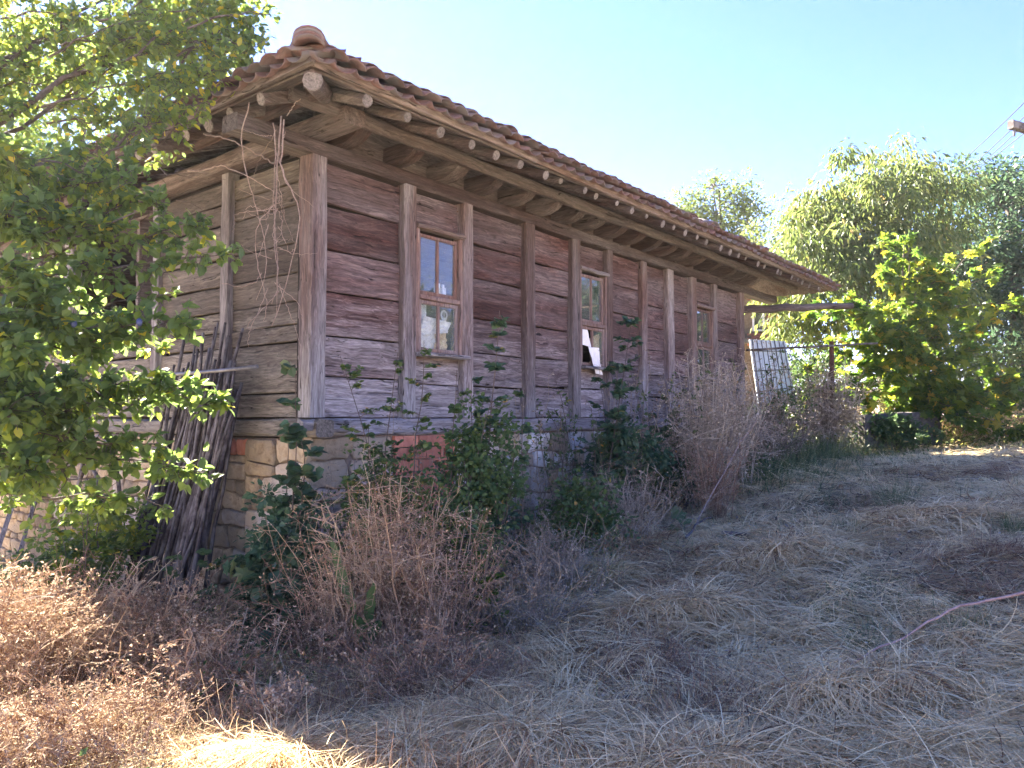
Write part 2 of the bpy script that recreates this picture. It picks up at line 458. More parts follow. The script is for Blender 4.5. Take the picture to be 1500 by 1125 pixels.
def glassmat():
    m, nt, N, L = newmat('window_glass')
    g = N.new('ShaderNodeBsdfGlossy'); g.inputs['Roughness'].default_value = .015; g.inputs[0].default_value = (.9,.95,1,1)
    t = N.new('ShaderNodeBsdfTransparent'); t.inputs[0].default_value = (.96,.98,.98,1)
    lw = N.new('ShaderNodeLayerWeight'); lw.inputs[0].default_value = .5
    fr = mth(N, L, 'ADD', mth(N, L, 'MULTIPLY', mth(N, L, 'POWER', lw.outputs['Facing'], 3.0), .65), .05)
    tc = N.new('ShaderNodeTexCoord'); b = N.new('ShaderNodeBump'); b.inputs['Strength'].default_value = .05; b.inputs['Distance'].default_value = .01
    L.new(noise(N, L, tc.outputs['Object'], 4.0, 2), b.inputs['Height']); L.new(b.outputs[0], g.inputs['Normal'])
    mx = N.new('ShaderNodeMixShader'); L.new(fr, mx.inputs[0]); L.new(t.outputs[0], mx.inputs[1]); L.new(g.outputs[0], mx.inputs[2])
    dd = N.new('ShaderNodeBsdfDiffuse'); dd.inputs[0].default_value = (.42,.42,.40,1)
    du = ramp(N, L, noise(N, L, tc.outputs['Object'], 9.0, 6, .7, 1.0), [(.35, (.02,.02,.02)), (.7, (.2,.2,.2))])
    m2 = N.new('ShaderNodeMixShader'); L.new(du, m2.inputs[0]); L.new(mx.outputs[0], m2.inputs[1]); L.new(dd.outputs[0], m2.inputs[2])
    out(N, L, m2.outputs[0]); return m
M_glass = glassmat()

def soilmat():
    m, nt, N, L = newmat('ground_litter')
    tc = N.new('ShaderNodeTexCoord')
    a = noise(N, L, tc.outputs['Object'], 30, 8, .7, 1.5)
    b = noise(N, L, tc.outputs['Object'], .6, 5, .6)
    c = ramp(N, L, a, [(.34, (.14,.10,.065)), (.46, (.50,.38,.25)), (.62, (.74,.62,.44))])
    d = ramp(N, L, a, [(.3, (.07,.075,.04)), (.7, (.24,.23,.12))])
    col = mixc(N, L, ramp(N, L, b, [(.5, (0,0,0)), (.62, (1,1,1))]), c, d)
    bp = N.new('ShaderNodeBump'); bp.inputs['Strength'].default_value = 1; bp.inputs['Distance'].default_value = .04; L.new(a, bp.inputs['Height'])
    p = N.new('ShaderNodeBsdfPrincipled'); L.new(col, p.inputs['Base Color']); p.inputs['Roughness'].default_value = .95; L.new(bp.outputs[0], p.inputs['Normal'])
    out(N, L, p.outputs[0]); return m
M_soil = soilmat()

# ------------------------------------------------------------------ ground
def build_ground():
    k = np.linspace(-1, 1, 260)
    c = np.sign(k) * (np.abs(k) * 14 + np.abs(k) ** 5 * 100)
    X, Y = np.meshgrid(c + 2, c + 8, indexing='ij')
    Z = gz(X, Y)
    n = len(k)
    v = np.stack([X, Y, Z], -1).reshape(-1, 3)
    i, j = np.meshgrid(np.arange(n - 1), np.arange(n - 1), indexing='ij')
    f4 = np.stack([i*n+j, (i+1)*n+j, (i+1)*n+j+1, i*n+j+1], -1).reshape(-1, 4)
    m = MB(); m.add(v, None, f4)
    m.obj('ground', M_soil, smooth=True, kind='structure')
build_ground()

def haze():
    m, nt, N, L = newmat('haze_air')
    pv = N.new('ShaderNodeVolumePrincipled'); pv.inputs['Density'].default_value = .0004
    pv.inputs['Color'].default_value = (.93, .95, 1, 1); pv.inputs['Anisotropy'].default_value = .5
    o_ = N.new('ShaderNodeOutputMaterial'); L.new(pv.outputs[0], o_.inputs[1])
    hb = MB(); box(hb, (-125, -118, -3.5), (130, 135, 18)); hb.obj('haze', m, kind='stuff')
haze()

# ------------------------------------------------------------------ the house
HW_T, HW_S = 9.3, 7.2          # wall lengths along the front and along the side
HOUSE = empty('timber_house', (K[0], K[1], 0), math.atan2(U[1], U[0]),
              label='long low weathered timber house on a stone base with a tiled roof', category='house')
OFR, OLF = .95, .72            # eave overhangs, front and left
SL = .40                       # roof slope
ZE = ZS + 2.41                 # top of the rafters at the eave
T_END = 11.05                  # where the front eave ends
WZ = 2.2                       # post height above the sill

POSTS = [(-.02, .15), (1.05, 1.21), (1.88, 2.03), (2.94, 3.11), (3.88, 4.05), (4.70, 4.83), (5.62, 5.77), (6.40, 6.60), (7.20, 7.38), (8.02, 8.18), (9.15, 9.32)]
WINS = {1: (.61, 1.86), 4: (.63, 1.88), 8: (.63, 1.80)}   # bay index -> sill, lintel heights

def front_wall():
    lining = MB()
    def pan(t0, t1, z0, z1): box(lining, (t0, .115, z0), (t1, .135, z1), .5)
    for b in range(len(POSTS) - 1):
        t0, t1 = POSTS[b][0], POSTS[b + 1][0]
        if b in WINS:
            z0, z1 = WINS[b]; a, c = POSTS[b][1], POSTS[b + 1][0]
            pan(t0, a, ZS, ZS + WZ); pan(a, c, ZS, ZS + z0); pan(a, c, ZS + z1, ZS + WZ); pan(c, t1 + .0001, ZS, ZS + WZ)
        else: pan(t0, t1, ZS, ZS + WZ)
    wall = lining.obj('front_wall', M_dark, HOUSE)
    # planks
    seams = [0, .356, .706, 1.09, 1.453, 1.84, 2.2]
    for b in range(len(POSTS) - 1):
        a, c = POSTS[b][1] - .03, POSTS[b + 1][0] + .03
        sm = [z + (random.uniform(-.05, .05) if 0 < i < 6 and b > 0 else 0) for i, z in enumerate(seams)]
        if b > 4 and random.random() < .6: sm = [0, .30, .62, .98, 1.30, 1.62, 2.2]
        for i in range(len(sm) - 1):
            z0, z1 = sm[i] + .004, sm[i + 1] - .005
            if b in WINS:
                w0, w1 = WINS[b]
                if z0 >= w0 - .02 and z1 <= w1 + .02: continue
                if z0 < w0 < z1: z1 = w0 - .004
                if z0 < w1 < z1: z0 = w1 + .004
                if z1 - z0 < .05: continue
            m = MB()
            dep = .045 + random.uniform(-.008, .012)
            tl = random.uniform(-.008, .008)
            ring_timber(m, (a, dep + .02, ZS + (z0 + z1) / 2 - tl), (c, dep + .02 + random.uniform(-.006, .006), ZS + (z0 + z1) / 2 + tl), .04, z1 - z0 - abs(tl) * 1.5, seg=6, jit=.0022, cham=.006)
            m.obj('plank', M_boardX, wall)
    for b, (a, c) in enumerate(POSTS):
        m = MB()
        d = .15 if b else .17
        ln = random.uniform(-.01, .01)
        ring_timber(m, ((a + c) / 2 + ln, d / 2 - .035, ZS + .002), ((a + c) / 2, d / 2 - .035, ZS + WZ + .02), d, c - a, up=(1, 0, 0), seg=9, jit=.0035, cham=.012)
        pst = m.obj('post', M_postZ, wall)
    m = MB()
    for b in range(len(POSTS) - 1):
        for e in (POSTS[b][1] + .035, POSTS[b + 1][0] - .035):
            for z in (.08, .27, .44, .63, .78, 1.0, 1.17, 1.38, 1.53, 1.75, 1.92, 2.1):
                if b in WINS and WINS[b][0] - .06 < z < WINS[b][1] + .06: continue
                x = e + random.uniform(-.012, .012); zz = ZS + z + random.uniform(-.03, .03)
                tube(m, [(x, .040, zz), (x, .028, zz)], [.0045, .0045], 6)
    m.obj('nails', M_rust, wall, kind='stuff')
front_wall()

def beams():
    m = MB(); ring_timber(m, (.12, .07, ZS - .078), (5.2, .07, ZS - .085), .19, .15, seg=18, jit=.005, cham=.02, wob=.004); m.obj('sill_beam', M_sill, HOUSE)
    m = MB(); ring_timber(m, (5.22, .075, ZS - .08), (9.35, .075, ZS - .08), .18, .15, seg=14, jit=.005, cham=.02); m.obj('sill_beam', M_sill, HOUSE)
    m = MB(); ring_timber(m, (.08, -.12, ZS - .085), (.08, 7.2, ZS - .10), .18, .15, seg=18, jit=.005, cham=.02); m.obj('sill_beam', M_boardY, HOUSE)
    m = MB(); ring_timber(m, (-.12, -.04, ZS - .06), (.36, -.045, ZS - .075), .09, .10, seg=4, jit=.008, cham=.02); m.obj('wedge_block', M_sill, HOUSE, label='dark broken wedge block under the corner post')
    # wall plates
    m = MB(); ring_timber(m, (-.72, .055, ZS + WZ + .075), (10.9, .055, ZS + WZ + .085), .22, .135, seg=26, jit=.005, cham=.02, wob=.006); m.obj('wall_plate', M_beamX, HOUSE)
    m = MB(); ring_timber(m, (.055, -.5, ZS + WZ + .225), (.055, 7.3, ZS + WZ + .17), .22, .15, seg=20, jit=.006, cham=.025, wob=.008); m.obj('wall_plate', M_beamY, HOUSE)
    # frieze boarding above the plate, between plate and rafters
    m = MB(); ring_timber(m, (.1, .10, ZS + 2.52), (9.4, .10, ZS + 2.52), .03, .34, seg=12, jit=.004); m.obj('frieze_board', M_beamX, HOUSE)
    # outer purlin carried by the joists
    m = MB(); ring_timber(m, (-.50, -.40, ZS + 2.475), (10.95, -.40, ZS + 2.475), .11, .115, seg=26, jit=.006, cham=.03, wob=.008); m.obj('purlin', M_beamX, HOUSE)
    m = MB(); ring_timber(m, (-.34, -.52, ZS + 2.49), (-.34, 7.5, ZS + 2.47), .10, .11, seg=20, jit=.006, cham=.03, wob=.008); m.obj('purlin', M_beamY, HOUSE)
    # joist ends between plate and purlin: undersides cut to a curve
    for t in [.30, .95, 1.54, 2.09, 2.64, 3.15, 3.65, 4.11, 4.61, 5.11, 5.57, 6.04, 6.5, 7.01, 7.58, 8.2, 8.75, 9.25]:
        m = MB(); w = .075 + random.uniform(-.01, .012); jz = random.uniform(-.01, .01)
        prof = [(.3, .01), (-.06, .0), (-.16, .004), (-.27, .035), (-.36, .09), (-.44, .10), (-.44, .145), (.3, .145)]
        zb = ZS + WZ + .146 + jz
        vv = [(t - w + rng.normal(0, .003), s, zb + z * 1.15) for s, z in prof] + [(t + w + rng.normal(0, .003), s, zb + z * 1.15) for s, z in prof]
        f4 = [(i, (i + 1) % 8, 8 + (i + 1) % 8, 8 + i) for i in range(8)]
        f3 = [(0, i + 1, i) for i in range(1, 7)] + [(8, 8 + i, 9 + i) for i in range(1, 7)]
        m.add(vv, f3, f4); m.obj('joist_end', M_beamY, HOUSE)
beams()

def zroof(t, s):
    d = np.minimum(np.minimum(s + OFR, t + OLF), np.minimum(8.15 - s, T_END + .35 - t))
    return ZE + SL * np.maximum(d, -.2)

def roof():
    # sheathing (deck) as the body of the roof: four hipped planes with thickness
    a, b, c, d = -OLF, T_END + .35, -OFR, 8.15
    h = (d - c) / 2
    pts = [(a, c), (b, c), (b, d), (a, d), (a + h, c + h), (b - h, c + h)]
    v = [(p, q, ZE + .028 + (SL * h if i > 3 else 0)) for i, (p, q) in enumerate(pts)] + [(p, q, ZE + .05 + (SL * h if i > 3 else 0)) for i, (p, q) in enumerate(pts)]
    m = MB(); m.add(v, [(3, 0, 4), (1, 2, 5), (10, 6, 9), (11, 8, 7)], [(0, 1, 5, 4), (2, 3, 4, 5), (10, 11, 7, 6), (11, 10, 9, 8), (0, 6, 7, 1), (1, 7, 8, 2), (2, 8, 9, 3), (3, 9, 6, 0)])
    RO = m.obj('roof', M_beamX, HOUSE)
    # soffit boards under the deck seen from below
    for k in range(6):
        s0 = -OFR + .02 + k * .165
        m = MB(); zc = ZE + SL * (s0 + .075 + OFR) + .013
        ring_timber(m, (-OLF + .05 + k * .165, s0 + .075, zc), (T_END + .2 - k * .165, s0 + .075, zc), .145, .018, up=(0, -SL, 1), seg=24, jit=.0025, cham=.004)
        m.obj('soffit_board', M_beamX, RO)
    for k in range(5):
        t0 = -OLF + .02 + k * .165
        m = MB(); zc = ZE + SL * (t0 + .075 + OLF) + .013
        ring_timber(m, (t0 + .075, -OFR + .07 + k * .165, zc), (t0 + .075, 8.0 - k * .165, zc), .145, .018, up=(-SL, 0, 1), seg=20, jit=.0025, cham=.004)
        m.obj('soffit_board', M_beamY, RO)
    # round rafters with pale sawn ends
    RT = [-.19, .24, .63, 1.02, 1.37, 1.7, 2.07, 2.40, 2.74, 3.06, 3.37, 3.71, 4.12, 4.45, 4.76, 5.08, 5.42, 5.78, 6.2, 6.54, 6.88, 7.25, 7.65, 8.03, 8.37, 8.72, 9.08, 9.42, 9.76, 10.12, 10.48, 10.8]
    for t in RT:
        r = .041 + random.uniform(-.010, .009)
        s1 = min(2.2, max(.2, t + .6 if t < 1.5 else 2.2), max(.3, T_END - t - .3))
        off = random.uniform(-.02, .02); e = -OFR + random.uniform(-.02, .07)
        p0 = np.array([t, e, ZE + SL * (e + OFR) - r - .002]); p1 = np.array([t + off, s1, ZE + SL * (s1 + OFR) - r - .002])
        m = MB(); tube(m, bez(p0, p1, 0, 5, .004), r, 8, lump=.05); o = m.obj('rafter', M_beamY, RO)
        m = MB(); dd = nrm(p0 - p1) ; tube(m, [p0 + dd * .002, p0 + dd * .008], [r * .98, r * .9], 10, lump=.04); m.obj('rafter_end', M_logend, RO)
    for s in [-.34, .11, .45, .84, 1.24, 1.62, 2.02, 2.4, 2.8, 3.2, 3.6, 4.0, 4.4, 4.85, 5.3, 5.8, 6.3, 6.8]:
        r = .052 + random.uniform(-.006, .008)
        t1 = min(2.0, max(.05, s + .5))
        e = -OLF + random.uniform(-.02, .1)
        p0 = np.array([e, s, ZE + SL * (e + OLF) - r - .002]); p1 = np.array([t1, s + random.uniform(-.08, .08), ZE + SL * (t1 + OLF) - r - .002])
        m = MB(); tube(m, bez(p0, p1, 0, 5, .006), r, 8, lump=.06); m.obj('rafter', M_beamX, RO)
        m = MB(); dd = nrm(p0 - p1); tube(m, [p0 + dd * .002, p0 + dd * .008], [r * .98, r * .9], 10, lump=.04); m.obj('rafter_end', M_logend, RO)
    # hip rafter
    p0 = np.array([-OLF + .04, -OFR + .04, ZE - .055]); p1 = np.array([1.6, 1.35, ZE + SL * 2.3 - .055])
    m = MB(); tube(m, bez(p0, p1, 0, 6, .008), .07, 8, lump=.08); m.obj('hip_rafter', M_beamX, RO)
    m = MB(); dd = nrm(p0 - p1); tube(m, [p0 + dd * .002, p0 + dd * .01], [.068, .06], 10, lump=.08); m.obj('rafter_end', M_logend, RO)
    # fascia boards
    m = MB(); ring_timber(m, (-OLF - .01, -OFR - .015, ZE + .055), (5.1, -OFR - .02, ZE + .055), .045, .075, seg=16, jit=.004, cham=.01, wob=.006); m.obj('fascia_board', M_branchy, RO)
    m = MB(); ring_timber(m, (5.12, -OFR - .018, ZE + .055), (T_END + .3, -OFR - .018, ZE + .045), .045, .075, seg=16, jit=.004, cham=.01, wob=.006); m.obj('fascia_board', M_branchy, RO)
    m = MB(); ring_timber(m, (-OLF - .018, -OFR - .06, ZE + .050), (-OLF - .018, 8.1, ZE + .05), .045, .075, seg=18, jit=.004, cham=.01, wob=.008); m.obj('fascia_board', M_beamY, RO)
    # tiles
    def tile_arrays(convex, L=.40, r0=.098, r1=.082, th=.014, n=6, arc=R(158)):
        A = np.linspace(-arc / 2, arc / 2, n + 1)
        rows = []
        for (y, r) in ((0, r0), (L, r1)):
            for rr in (r, r - th):
                x = np.sin(A) * rr; z = np.cos(A) * rr * .62
                if not convex: z = -z
                rows.append(np.stack([x, np.full(n + 1, y), z], -1))
        v = np.concatenate(rows); q = n + 1; f = []
        for i in range(n):
            f += [(i, i + 1, 2*q + i + 1, 2*q + i), (q + i + 1, q + i, 3*q + i, 3*q + i + 1), (i + 1, i, q + i, q + i + 1), (2*q + i, 2*q + i + 1, 3*q + i + 1, 3*q + i)]
        f += [(0, 2*q, 3*q, q), (n, q + n, 3*q + n, 2*q + n)]
        return v, np.array(f)
    cov = tile_arrays(True); cha = tile_arrays(False)
    tm = []
    for (v, f) in (cov, cha):
        m = MB(); m.add(v, None, f); tm.append(m.mesh('roof_tile', M_tile, True))
    pit = .186
    rest = MB()
    def place(kind, side, along, up, lift, indiv, dz=0.0, yaw=0.0):
        # local frame of tile: x along eave, y up the slope, z normal
        ang = math.atan(SL)
        if side == 'F': X = Vector((1, 0, 0)); Y = Vector((0, math.cos(ang), math.sin(ang))); o = Vector((along, -OFR - .10 + up * math.cos(ang), ZE + .05 + SL * (up * math.cos(ang) - .10)))
        elif side == 'L': X = Vector((0, -1, 0)); Y = Vector((math.cos(ang), 0, math.sin(ang))); o = Vector((-OLF - .10 + up * math.cos(ang), along, ZE + .05 + SL * (up * math.cos(ang) - .10)))
        elif side == 'B': X = Vector((-1, 0, 0)); Y = Vector((0, -math.cos(ang), math.sin(ang))); o = Vector((along, 8.15 + .10 - up * math.cos(ang), ZE + .05 + SL * (up * math.cos(ang) - .10)))
        else: X = Vector((0, 1, 0)); Y = Vector((-math.cos(ang), 0, math.sin(ang))); o = Vector((T_END + .45 - up * math.cos(ang), along, ZE + .05 + SL * (up * math.cos(ang) - .10)))
        Zv = X.cross(Y)
        o = o + Zv * (lift + dz)
        M = Matrix((( X.x, Y.x, Zv.x, o.x), (X.y, Y.y, Zv.y, o.y), (X.z, Y.z, Zv.z, o.z), (0, 0, 0, 1)))
        M = M @ Matrix.Rotation(yaw, 4, 'Z') @ Matrix.Rotation(random.uniform(-.03, .03), 4, 'X') @ Matrix.Rotation(random.uniform(-.05, .05), 4, 'Y')
        if indiv:
            ob = link('roof_tile', tm[kind], RO); ob.matrix_local = M
        else:
            v, f = (cov, cha)[kind]
            Ma = np.array(M); rest.add(v @ Ma[:3, :3].T + Ma[:3, 3], None, f, random.random())
    zc, zv = .062, .078
    for side, a0, a1, hspan in (('F', -OLF, T_END + .35, None), ('L', -OFR, 8.1, None), ('B', -OLF, T_END + .35, None), ('R', -OFR, 8.1, None)):
        n = int((a1 - a0) / pit)
        for i in range(n + 1):
            x = a0 + .02 + i * pit + random.uniform(-.012, .012)
            kmax = int((min(x - a0, a1 - x, (9.1) / 2) / math.cos(math.atan(SL)) + .15) / .33)
            for k in range(kmax + 1):
                ind = k == 0 and (side in 'FL')
                jz = random.uniform(-.006, .01) + .006 * math.sin(x * 2.1)
                place(1, side, x, k * .33 + random.uniform(-.015, .015), zv, ind, jz, random.uniform(-.05, .05))
                place(0, side, x + pit / 2, k * .33 + random.uniform(-.03, .02), zc + .022, ind, jz, random.uniform(-.06, .06))
                if k == 0 and i < 36 and side == 'F':
                    place(0, side, x + pit / 2 + random.uniform(-.01, .01), .045 + random.uniform(-.01, .02), zc + .04, True, jz, random.uniform(-.08, .08))
    # slipped tiles and weight stones on the edge courses
    for tt, dz_ in ((.25, .02), (.95, .05), (1.45, .07), (1.72, .03), (2.25, .06), (2.9, .03), (3.4, .07), (4.1, .04), (4.6, .07), (5.3, .05), (5.9, .08), (6.9, .06), (8.0, .08)):
        place(0, 'F', tt, random.uniform(.10, .22), zc + .035 + dz_ * .7, True, 0, random.uniform(-.3, .3))
    # hip tiles along the corner, a stack of three at its foot
    hd = Vector((1, 1, SL)).normalized(); hx = Vector((1, -1, 0)).normalized(); hz = hx.cross(hd)
    def hip(k, lift, sc, name='hip_tile'):
        o = Vector((-OLF - .07, -OFR - .07, ZE + .08)) + hd * k + hz * lift
        M = Matrix(((hx.x, hd.x, hz.x, o.x), (hx.y, hd.y, hz.y, o.y), (hx.z, hd.z, hz.z, o.z), (0, 0, 0, 1))) @ Matrix.Diagonal((sc, 1.0, sc * 1.15, 1))
        ob = link(name, tm[0], RO); ob.matrix_local = M
    for q, lf in enumerate((.03, .052, .074, .096)): hip(-.02 + .012 * q, lf, 1.2 - .03 * q)
    for k in range(1, 15): hip(k * .34, .08 + random.uniform(0, .02), 1.15)
    rest.obj('upper_tiles', M_tile, RO, kind='stuff')
M_branchy = wood('pale_fascia', 'X', (.06,.035,.03), (.17,.115,.10), (.36,.28,.245), gmix=.5)
roof()

def windows():
    def win(b, zt, zm, zb, t0, t1, broken=False):
        z0, z1 = WINS[b]; z0 += ZS; z1 += ZS; zt += ZS; zm += ZS; zb += ZS
        m = MB()
        j = .055
        ring_timber(m, (t0 - .03, .03, z0), (t0 - .03, .03, z1 - .02), .09, j, up=(1, 0, 0), seg=5, jit=.002)
        ring_timber(m, (t1 + .03, .03, z0), (t1 + .03, .03, z1 - .02), .09, j, up=(1, 0, 0), seg=5, jit=.002)
        f = m.obj('window', M_frame, HOUSE)
        m = MB(); ring_timber(m, (t0 - .06, .0, z1 - .005), (t1 + .06, .0, z1 - .01), .11, .05, seg=5, jit=.003, cham=.015); m.obj('lintel', M_branchy, f)
        m = MB(); ring_timber(m, (t0 - .06, -.03, z0 + .0), (t1 + .07, -.03, z0 - .003), .16, .035, seg=5, jit=.003, cham=.008); m.obj('sill', M_sill, f)
        mid = (t0 + t1) / 2
        for (za, zc, dep) in ((zm + .03, zt, .035), (zb, zm - .025, .02)):
            m = MB(); w = .038
            ring_timber(m, (t0 + w/2, dep, za), (t0 + w/2, dep, zc), .035, w, up=(1,0,0), seg=3, jit=.0012)
            ring_timber(m, (t1 - w/2, dep, za), (t1 - w/2, dep, zc), .035, w, up=(1,0,0), seg=3, jit=.0012)
            ring_timber(m, (t0 + w, dep, za + w/2), (t1 - w, dep, za + w/2), .034, w, seg=3, jit=.0012)
            ring_timber(m, (t0 + w, dep, zc - w/2), (t1 - w, dep, zc - w/2), .034, w, seg=3, jit=.0012)
            ring_timber(m, (mid, dep, za + w), (mid, dep, zc - w), .03, .034, up=(1,0,0), seg=3, jit=.0012)
            m.obj('sash', M_frame, f)
            for i, (pa, pb) in enumerate(((t0 + w, mid - .017), (mid + .017, t1 - w))):
                if broken and za < zm - .1 and i == 0: continue
                m = MB(); tw = random.uniform(-.004, .004)
                z_a, z_c = za + w, zc - w
                y = dep
                vv = [(pa, y - .002 + tw, z_a), (pb, y - .002 - tw, z_a), (pb, y - .002, z_c), (pa, y - .002, z_c), (pa, y + .002 + tw, z_a), (pb, y + .002 - tw, z_a), (pb, y + .002, z_c), (pa, y + .002, z_c)]
                m.add(vv, None, [(0,3,2,1),(4,5,6,7),(0,1,5,4),(1,2,6,5),(2,3,7,6),(3,0,4,7)]); m.obj('pane', M_glass, f)
        m = MB(); ring_timber(m, (t0, .015, zm), (t1, .015, zm + .003), .07, .045, seg=4, jit=.002); m.obj('meeting_rail', M_frame, f)
    win(1, 1.80, 1.17, .64, 1.275, 1.835)
    win(4, 1.82, 1.18, .66, 4.105, 4.66, True)
    win(8, 1.75, 1.16, .66, 7.42, 7.985)
    # interior: floor, back partition, ceiling
    m = MB(); box(m, (.2, .2, ZS - .02), (9.1, 6.9, ZS + .0)); m.obj('floor', M_beamX, HOUSE)
    m = MB(); box(m, (.2, .2, ZS + 2.25), (9.1, 6.9, ZS + 2.28)); m.obj('ceiling', M_beamX, HOUSE)
    m = MB(); box(m, (.2, 3.4, ZS), (9.1, 3.46, ZS + 2.24)); m.obj('partition', M_beamX, HOUSE)
    m = MB(); box(m, (9.18, .14, ZS), (9.24, 7.1, ZS + 2.24)); m.obj('end_wall', M_boardY, HOUSE)
    m = MB(); box(m, (.1, 7.1, 0), (9.3, 7.2, ZS + 2.3)); m.obj('rear_wall', M_boardX, HOUSE)
windows()

def side_wall():
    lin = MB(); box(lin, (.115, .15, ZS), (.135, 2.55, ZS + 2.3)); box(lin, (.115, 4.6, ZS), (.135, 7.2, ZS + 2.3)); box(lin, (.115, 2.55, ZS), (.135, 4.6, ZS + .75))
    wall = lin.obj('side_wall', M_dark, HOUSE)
    m = MB(); box(m, (1.9, 2.3, ZS), (1.95, 4.9, ZS + 2.3)); m.obj('recess_back', M_boardY, wall)
    posts = [(.06, .19), (1.22, 1.34), (2.54, 2.66), (4.62, 4.86), (5.62, 5.84), (7.0, 7.2)]
    seams = [0, .21, .65, .80, 1.0, 1.25, 1.51, 1.84, 2.04, 2.24]
    for b in range(len(posts) - 1):
        a, c = posts[b][1] - .02, posts[b + 1][0] + .02
        for i in range(len(seams) - 1):
            z0, z1 = seams[i] + .004, seams[i + 1] - .005
            if b == 0 and i == 4: pass
            if b == 2 and z0 > .7: continue
            z0j = z0 + (random.uniform(0, .006)); tl = random.uniform(-.01, .01) if b else -.0
            m = MB(); dep = .06 + random.uniform(-.008, .012)
            ring_timber(m, (dep, a, ZS + (z0j + z1) / 2 - tl), (dep, c, ZS + (z0j + z1) / 2 + tl), .04, z1 - z0j - abs(tl), seg=6, jit=.003, cham=.007)
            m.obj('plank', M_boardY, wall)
    for b, (a, c) in enumerate(posts[1:]):
        m = MB(); ring_timber(m, (.04, (a + c) / 2, ZS + .01), (.04, (a + c) / 2, ZS + 2.3), .12, c - a, up=(0, 1, 0), seg=8, jit=.004, cham=.012)
        m.obj('post', M_grey, wall)
side_wall()

def stone_wall(t0, t1, ztop, zbot, wmin, wmax, hmin, hmax, skip):
    """rough rubble masonry: uneven courses, slanting joints, some stones two courses high. yields (centre, verts, f3, f4) with x along, y out (negative), z up"""
    zs = [ztop]
    while zs[-1] > zbot: zs.append(zs[-1] - random.uniform(hmin, hmax))
    nz = len(zs)
    off = [rng.uniform(0, 50) for _ in zs]
    def line(k, x):
        if k == 0: return zs[0]
        return zs[k] + .045 * (float(vnoise(x * 2.3 + off[k], k * 7.3)) - .5) * 2 + .02 * (float(vnoise(x * 7 + off[k], k * 3.1)) - .5) * 2
    def stone(cs, k0, k1):
        # cs: x at four corners (bottom left, bottom right, top right, top left)
        bl, br, tr, tl = cs
        n = 4
        pts = []
        for q in np.linspace(.06, .94, n): x = bl + (br - bl) * q; pts.append((x, line(k1, x)))
        zr0, zr1 = line(k1, br), line(k0, tr)
        for q in (.22, .78): pts.append((br + (tr - br) * q, zr0 + (zr1 - zr0) * q))
        for q in np.linspace(.06, .94, n): x = tr + (tl - tr) * q; pts.append((x, line(k0, x)))
        zl0, zl1 = line(k0, tl), line(k1, bl)
        for q in (.22, .78): pts.append((tl + (bl - tl) * q, zl0 + (zl1 - zl0) * q))
        p = np.array(pts); c = p.mean(0)
        g = .007 + random.random() * .006
        d = p - c; dn = nrm(d)
        p = c + d - dn * g + rng.normal(0, .0035, p.shape)
        m = len(p)
        tiltx, tiltz, y0 = random.uniform(-.05, .05), random.uniform(-.08, .08), random.uniform(-.018, .008)
        fy = lambda q: y0 + (q[:, 0] - c[0]) * tiltx + (q[:, 1] - c[1]) * tiltz
        in1 = c + (p - c) * (1 - .010 / max(np.linalg.norm(d, axis=1).mean(), .05)) ; in2 = c + (p - c) * .62 + rng.normal(0, .006, p.shape)
        back = np.stack([p[:, 0], np.full(m, .10), p[:, 1]], -1)
        e1 = np.stack([p[:, 0], fy(p) + .014, p[:, 1]], -1)
        e2 = np.stack([in1[:, 0], fy(in1) + rng.normal(0, .0015, m), in1[:, 1]], -1)
        e3 = np.stack([in2[:, 0], fy(in2) + rng.uniform(-.010, .003, m), in2[:, 1]], -1)
        v = np.concatenate([back, e1, e2, e3, [[c[0], y0 - .004, c[1]]]])
        f4 = []; f3 = []
        for i in range(m):
            j = (i + 1) % m
            for a in range(3): f4.append((a*m+i, a*m+j, (a+1)*m+j, (a+1)*m+i))
            f3.append((4*m, 3*m+i, 3*m+j))
        return c, v, f3, f4
    taken = {}
    for k in range(nz - 1):
        x = t0
        edges = [t0]
        while x < t1:
            x += random.uniform(wmin, wmax) * (1.5 if random.random() < .2 else 1); edges.append(min(x, t1))
        j0 = [0] + [random.uniform(-.03, .03) for _ in edges[1:-1]] + [0]
        for i in range(len(edges) - 1):
            a, b = edges[i], edges[i + 1]
            if b - a < .05: continue
            mid = (a + b) / 2
            if skip(mid, (line(k, mid) + line(k + 1, mid)) / 2): continue
            yield stone((a + j0[i], b + j0[i + 1], b - j0[i + 1], a - j0[i]), k, k + 1)

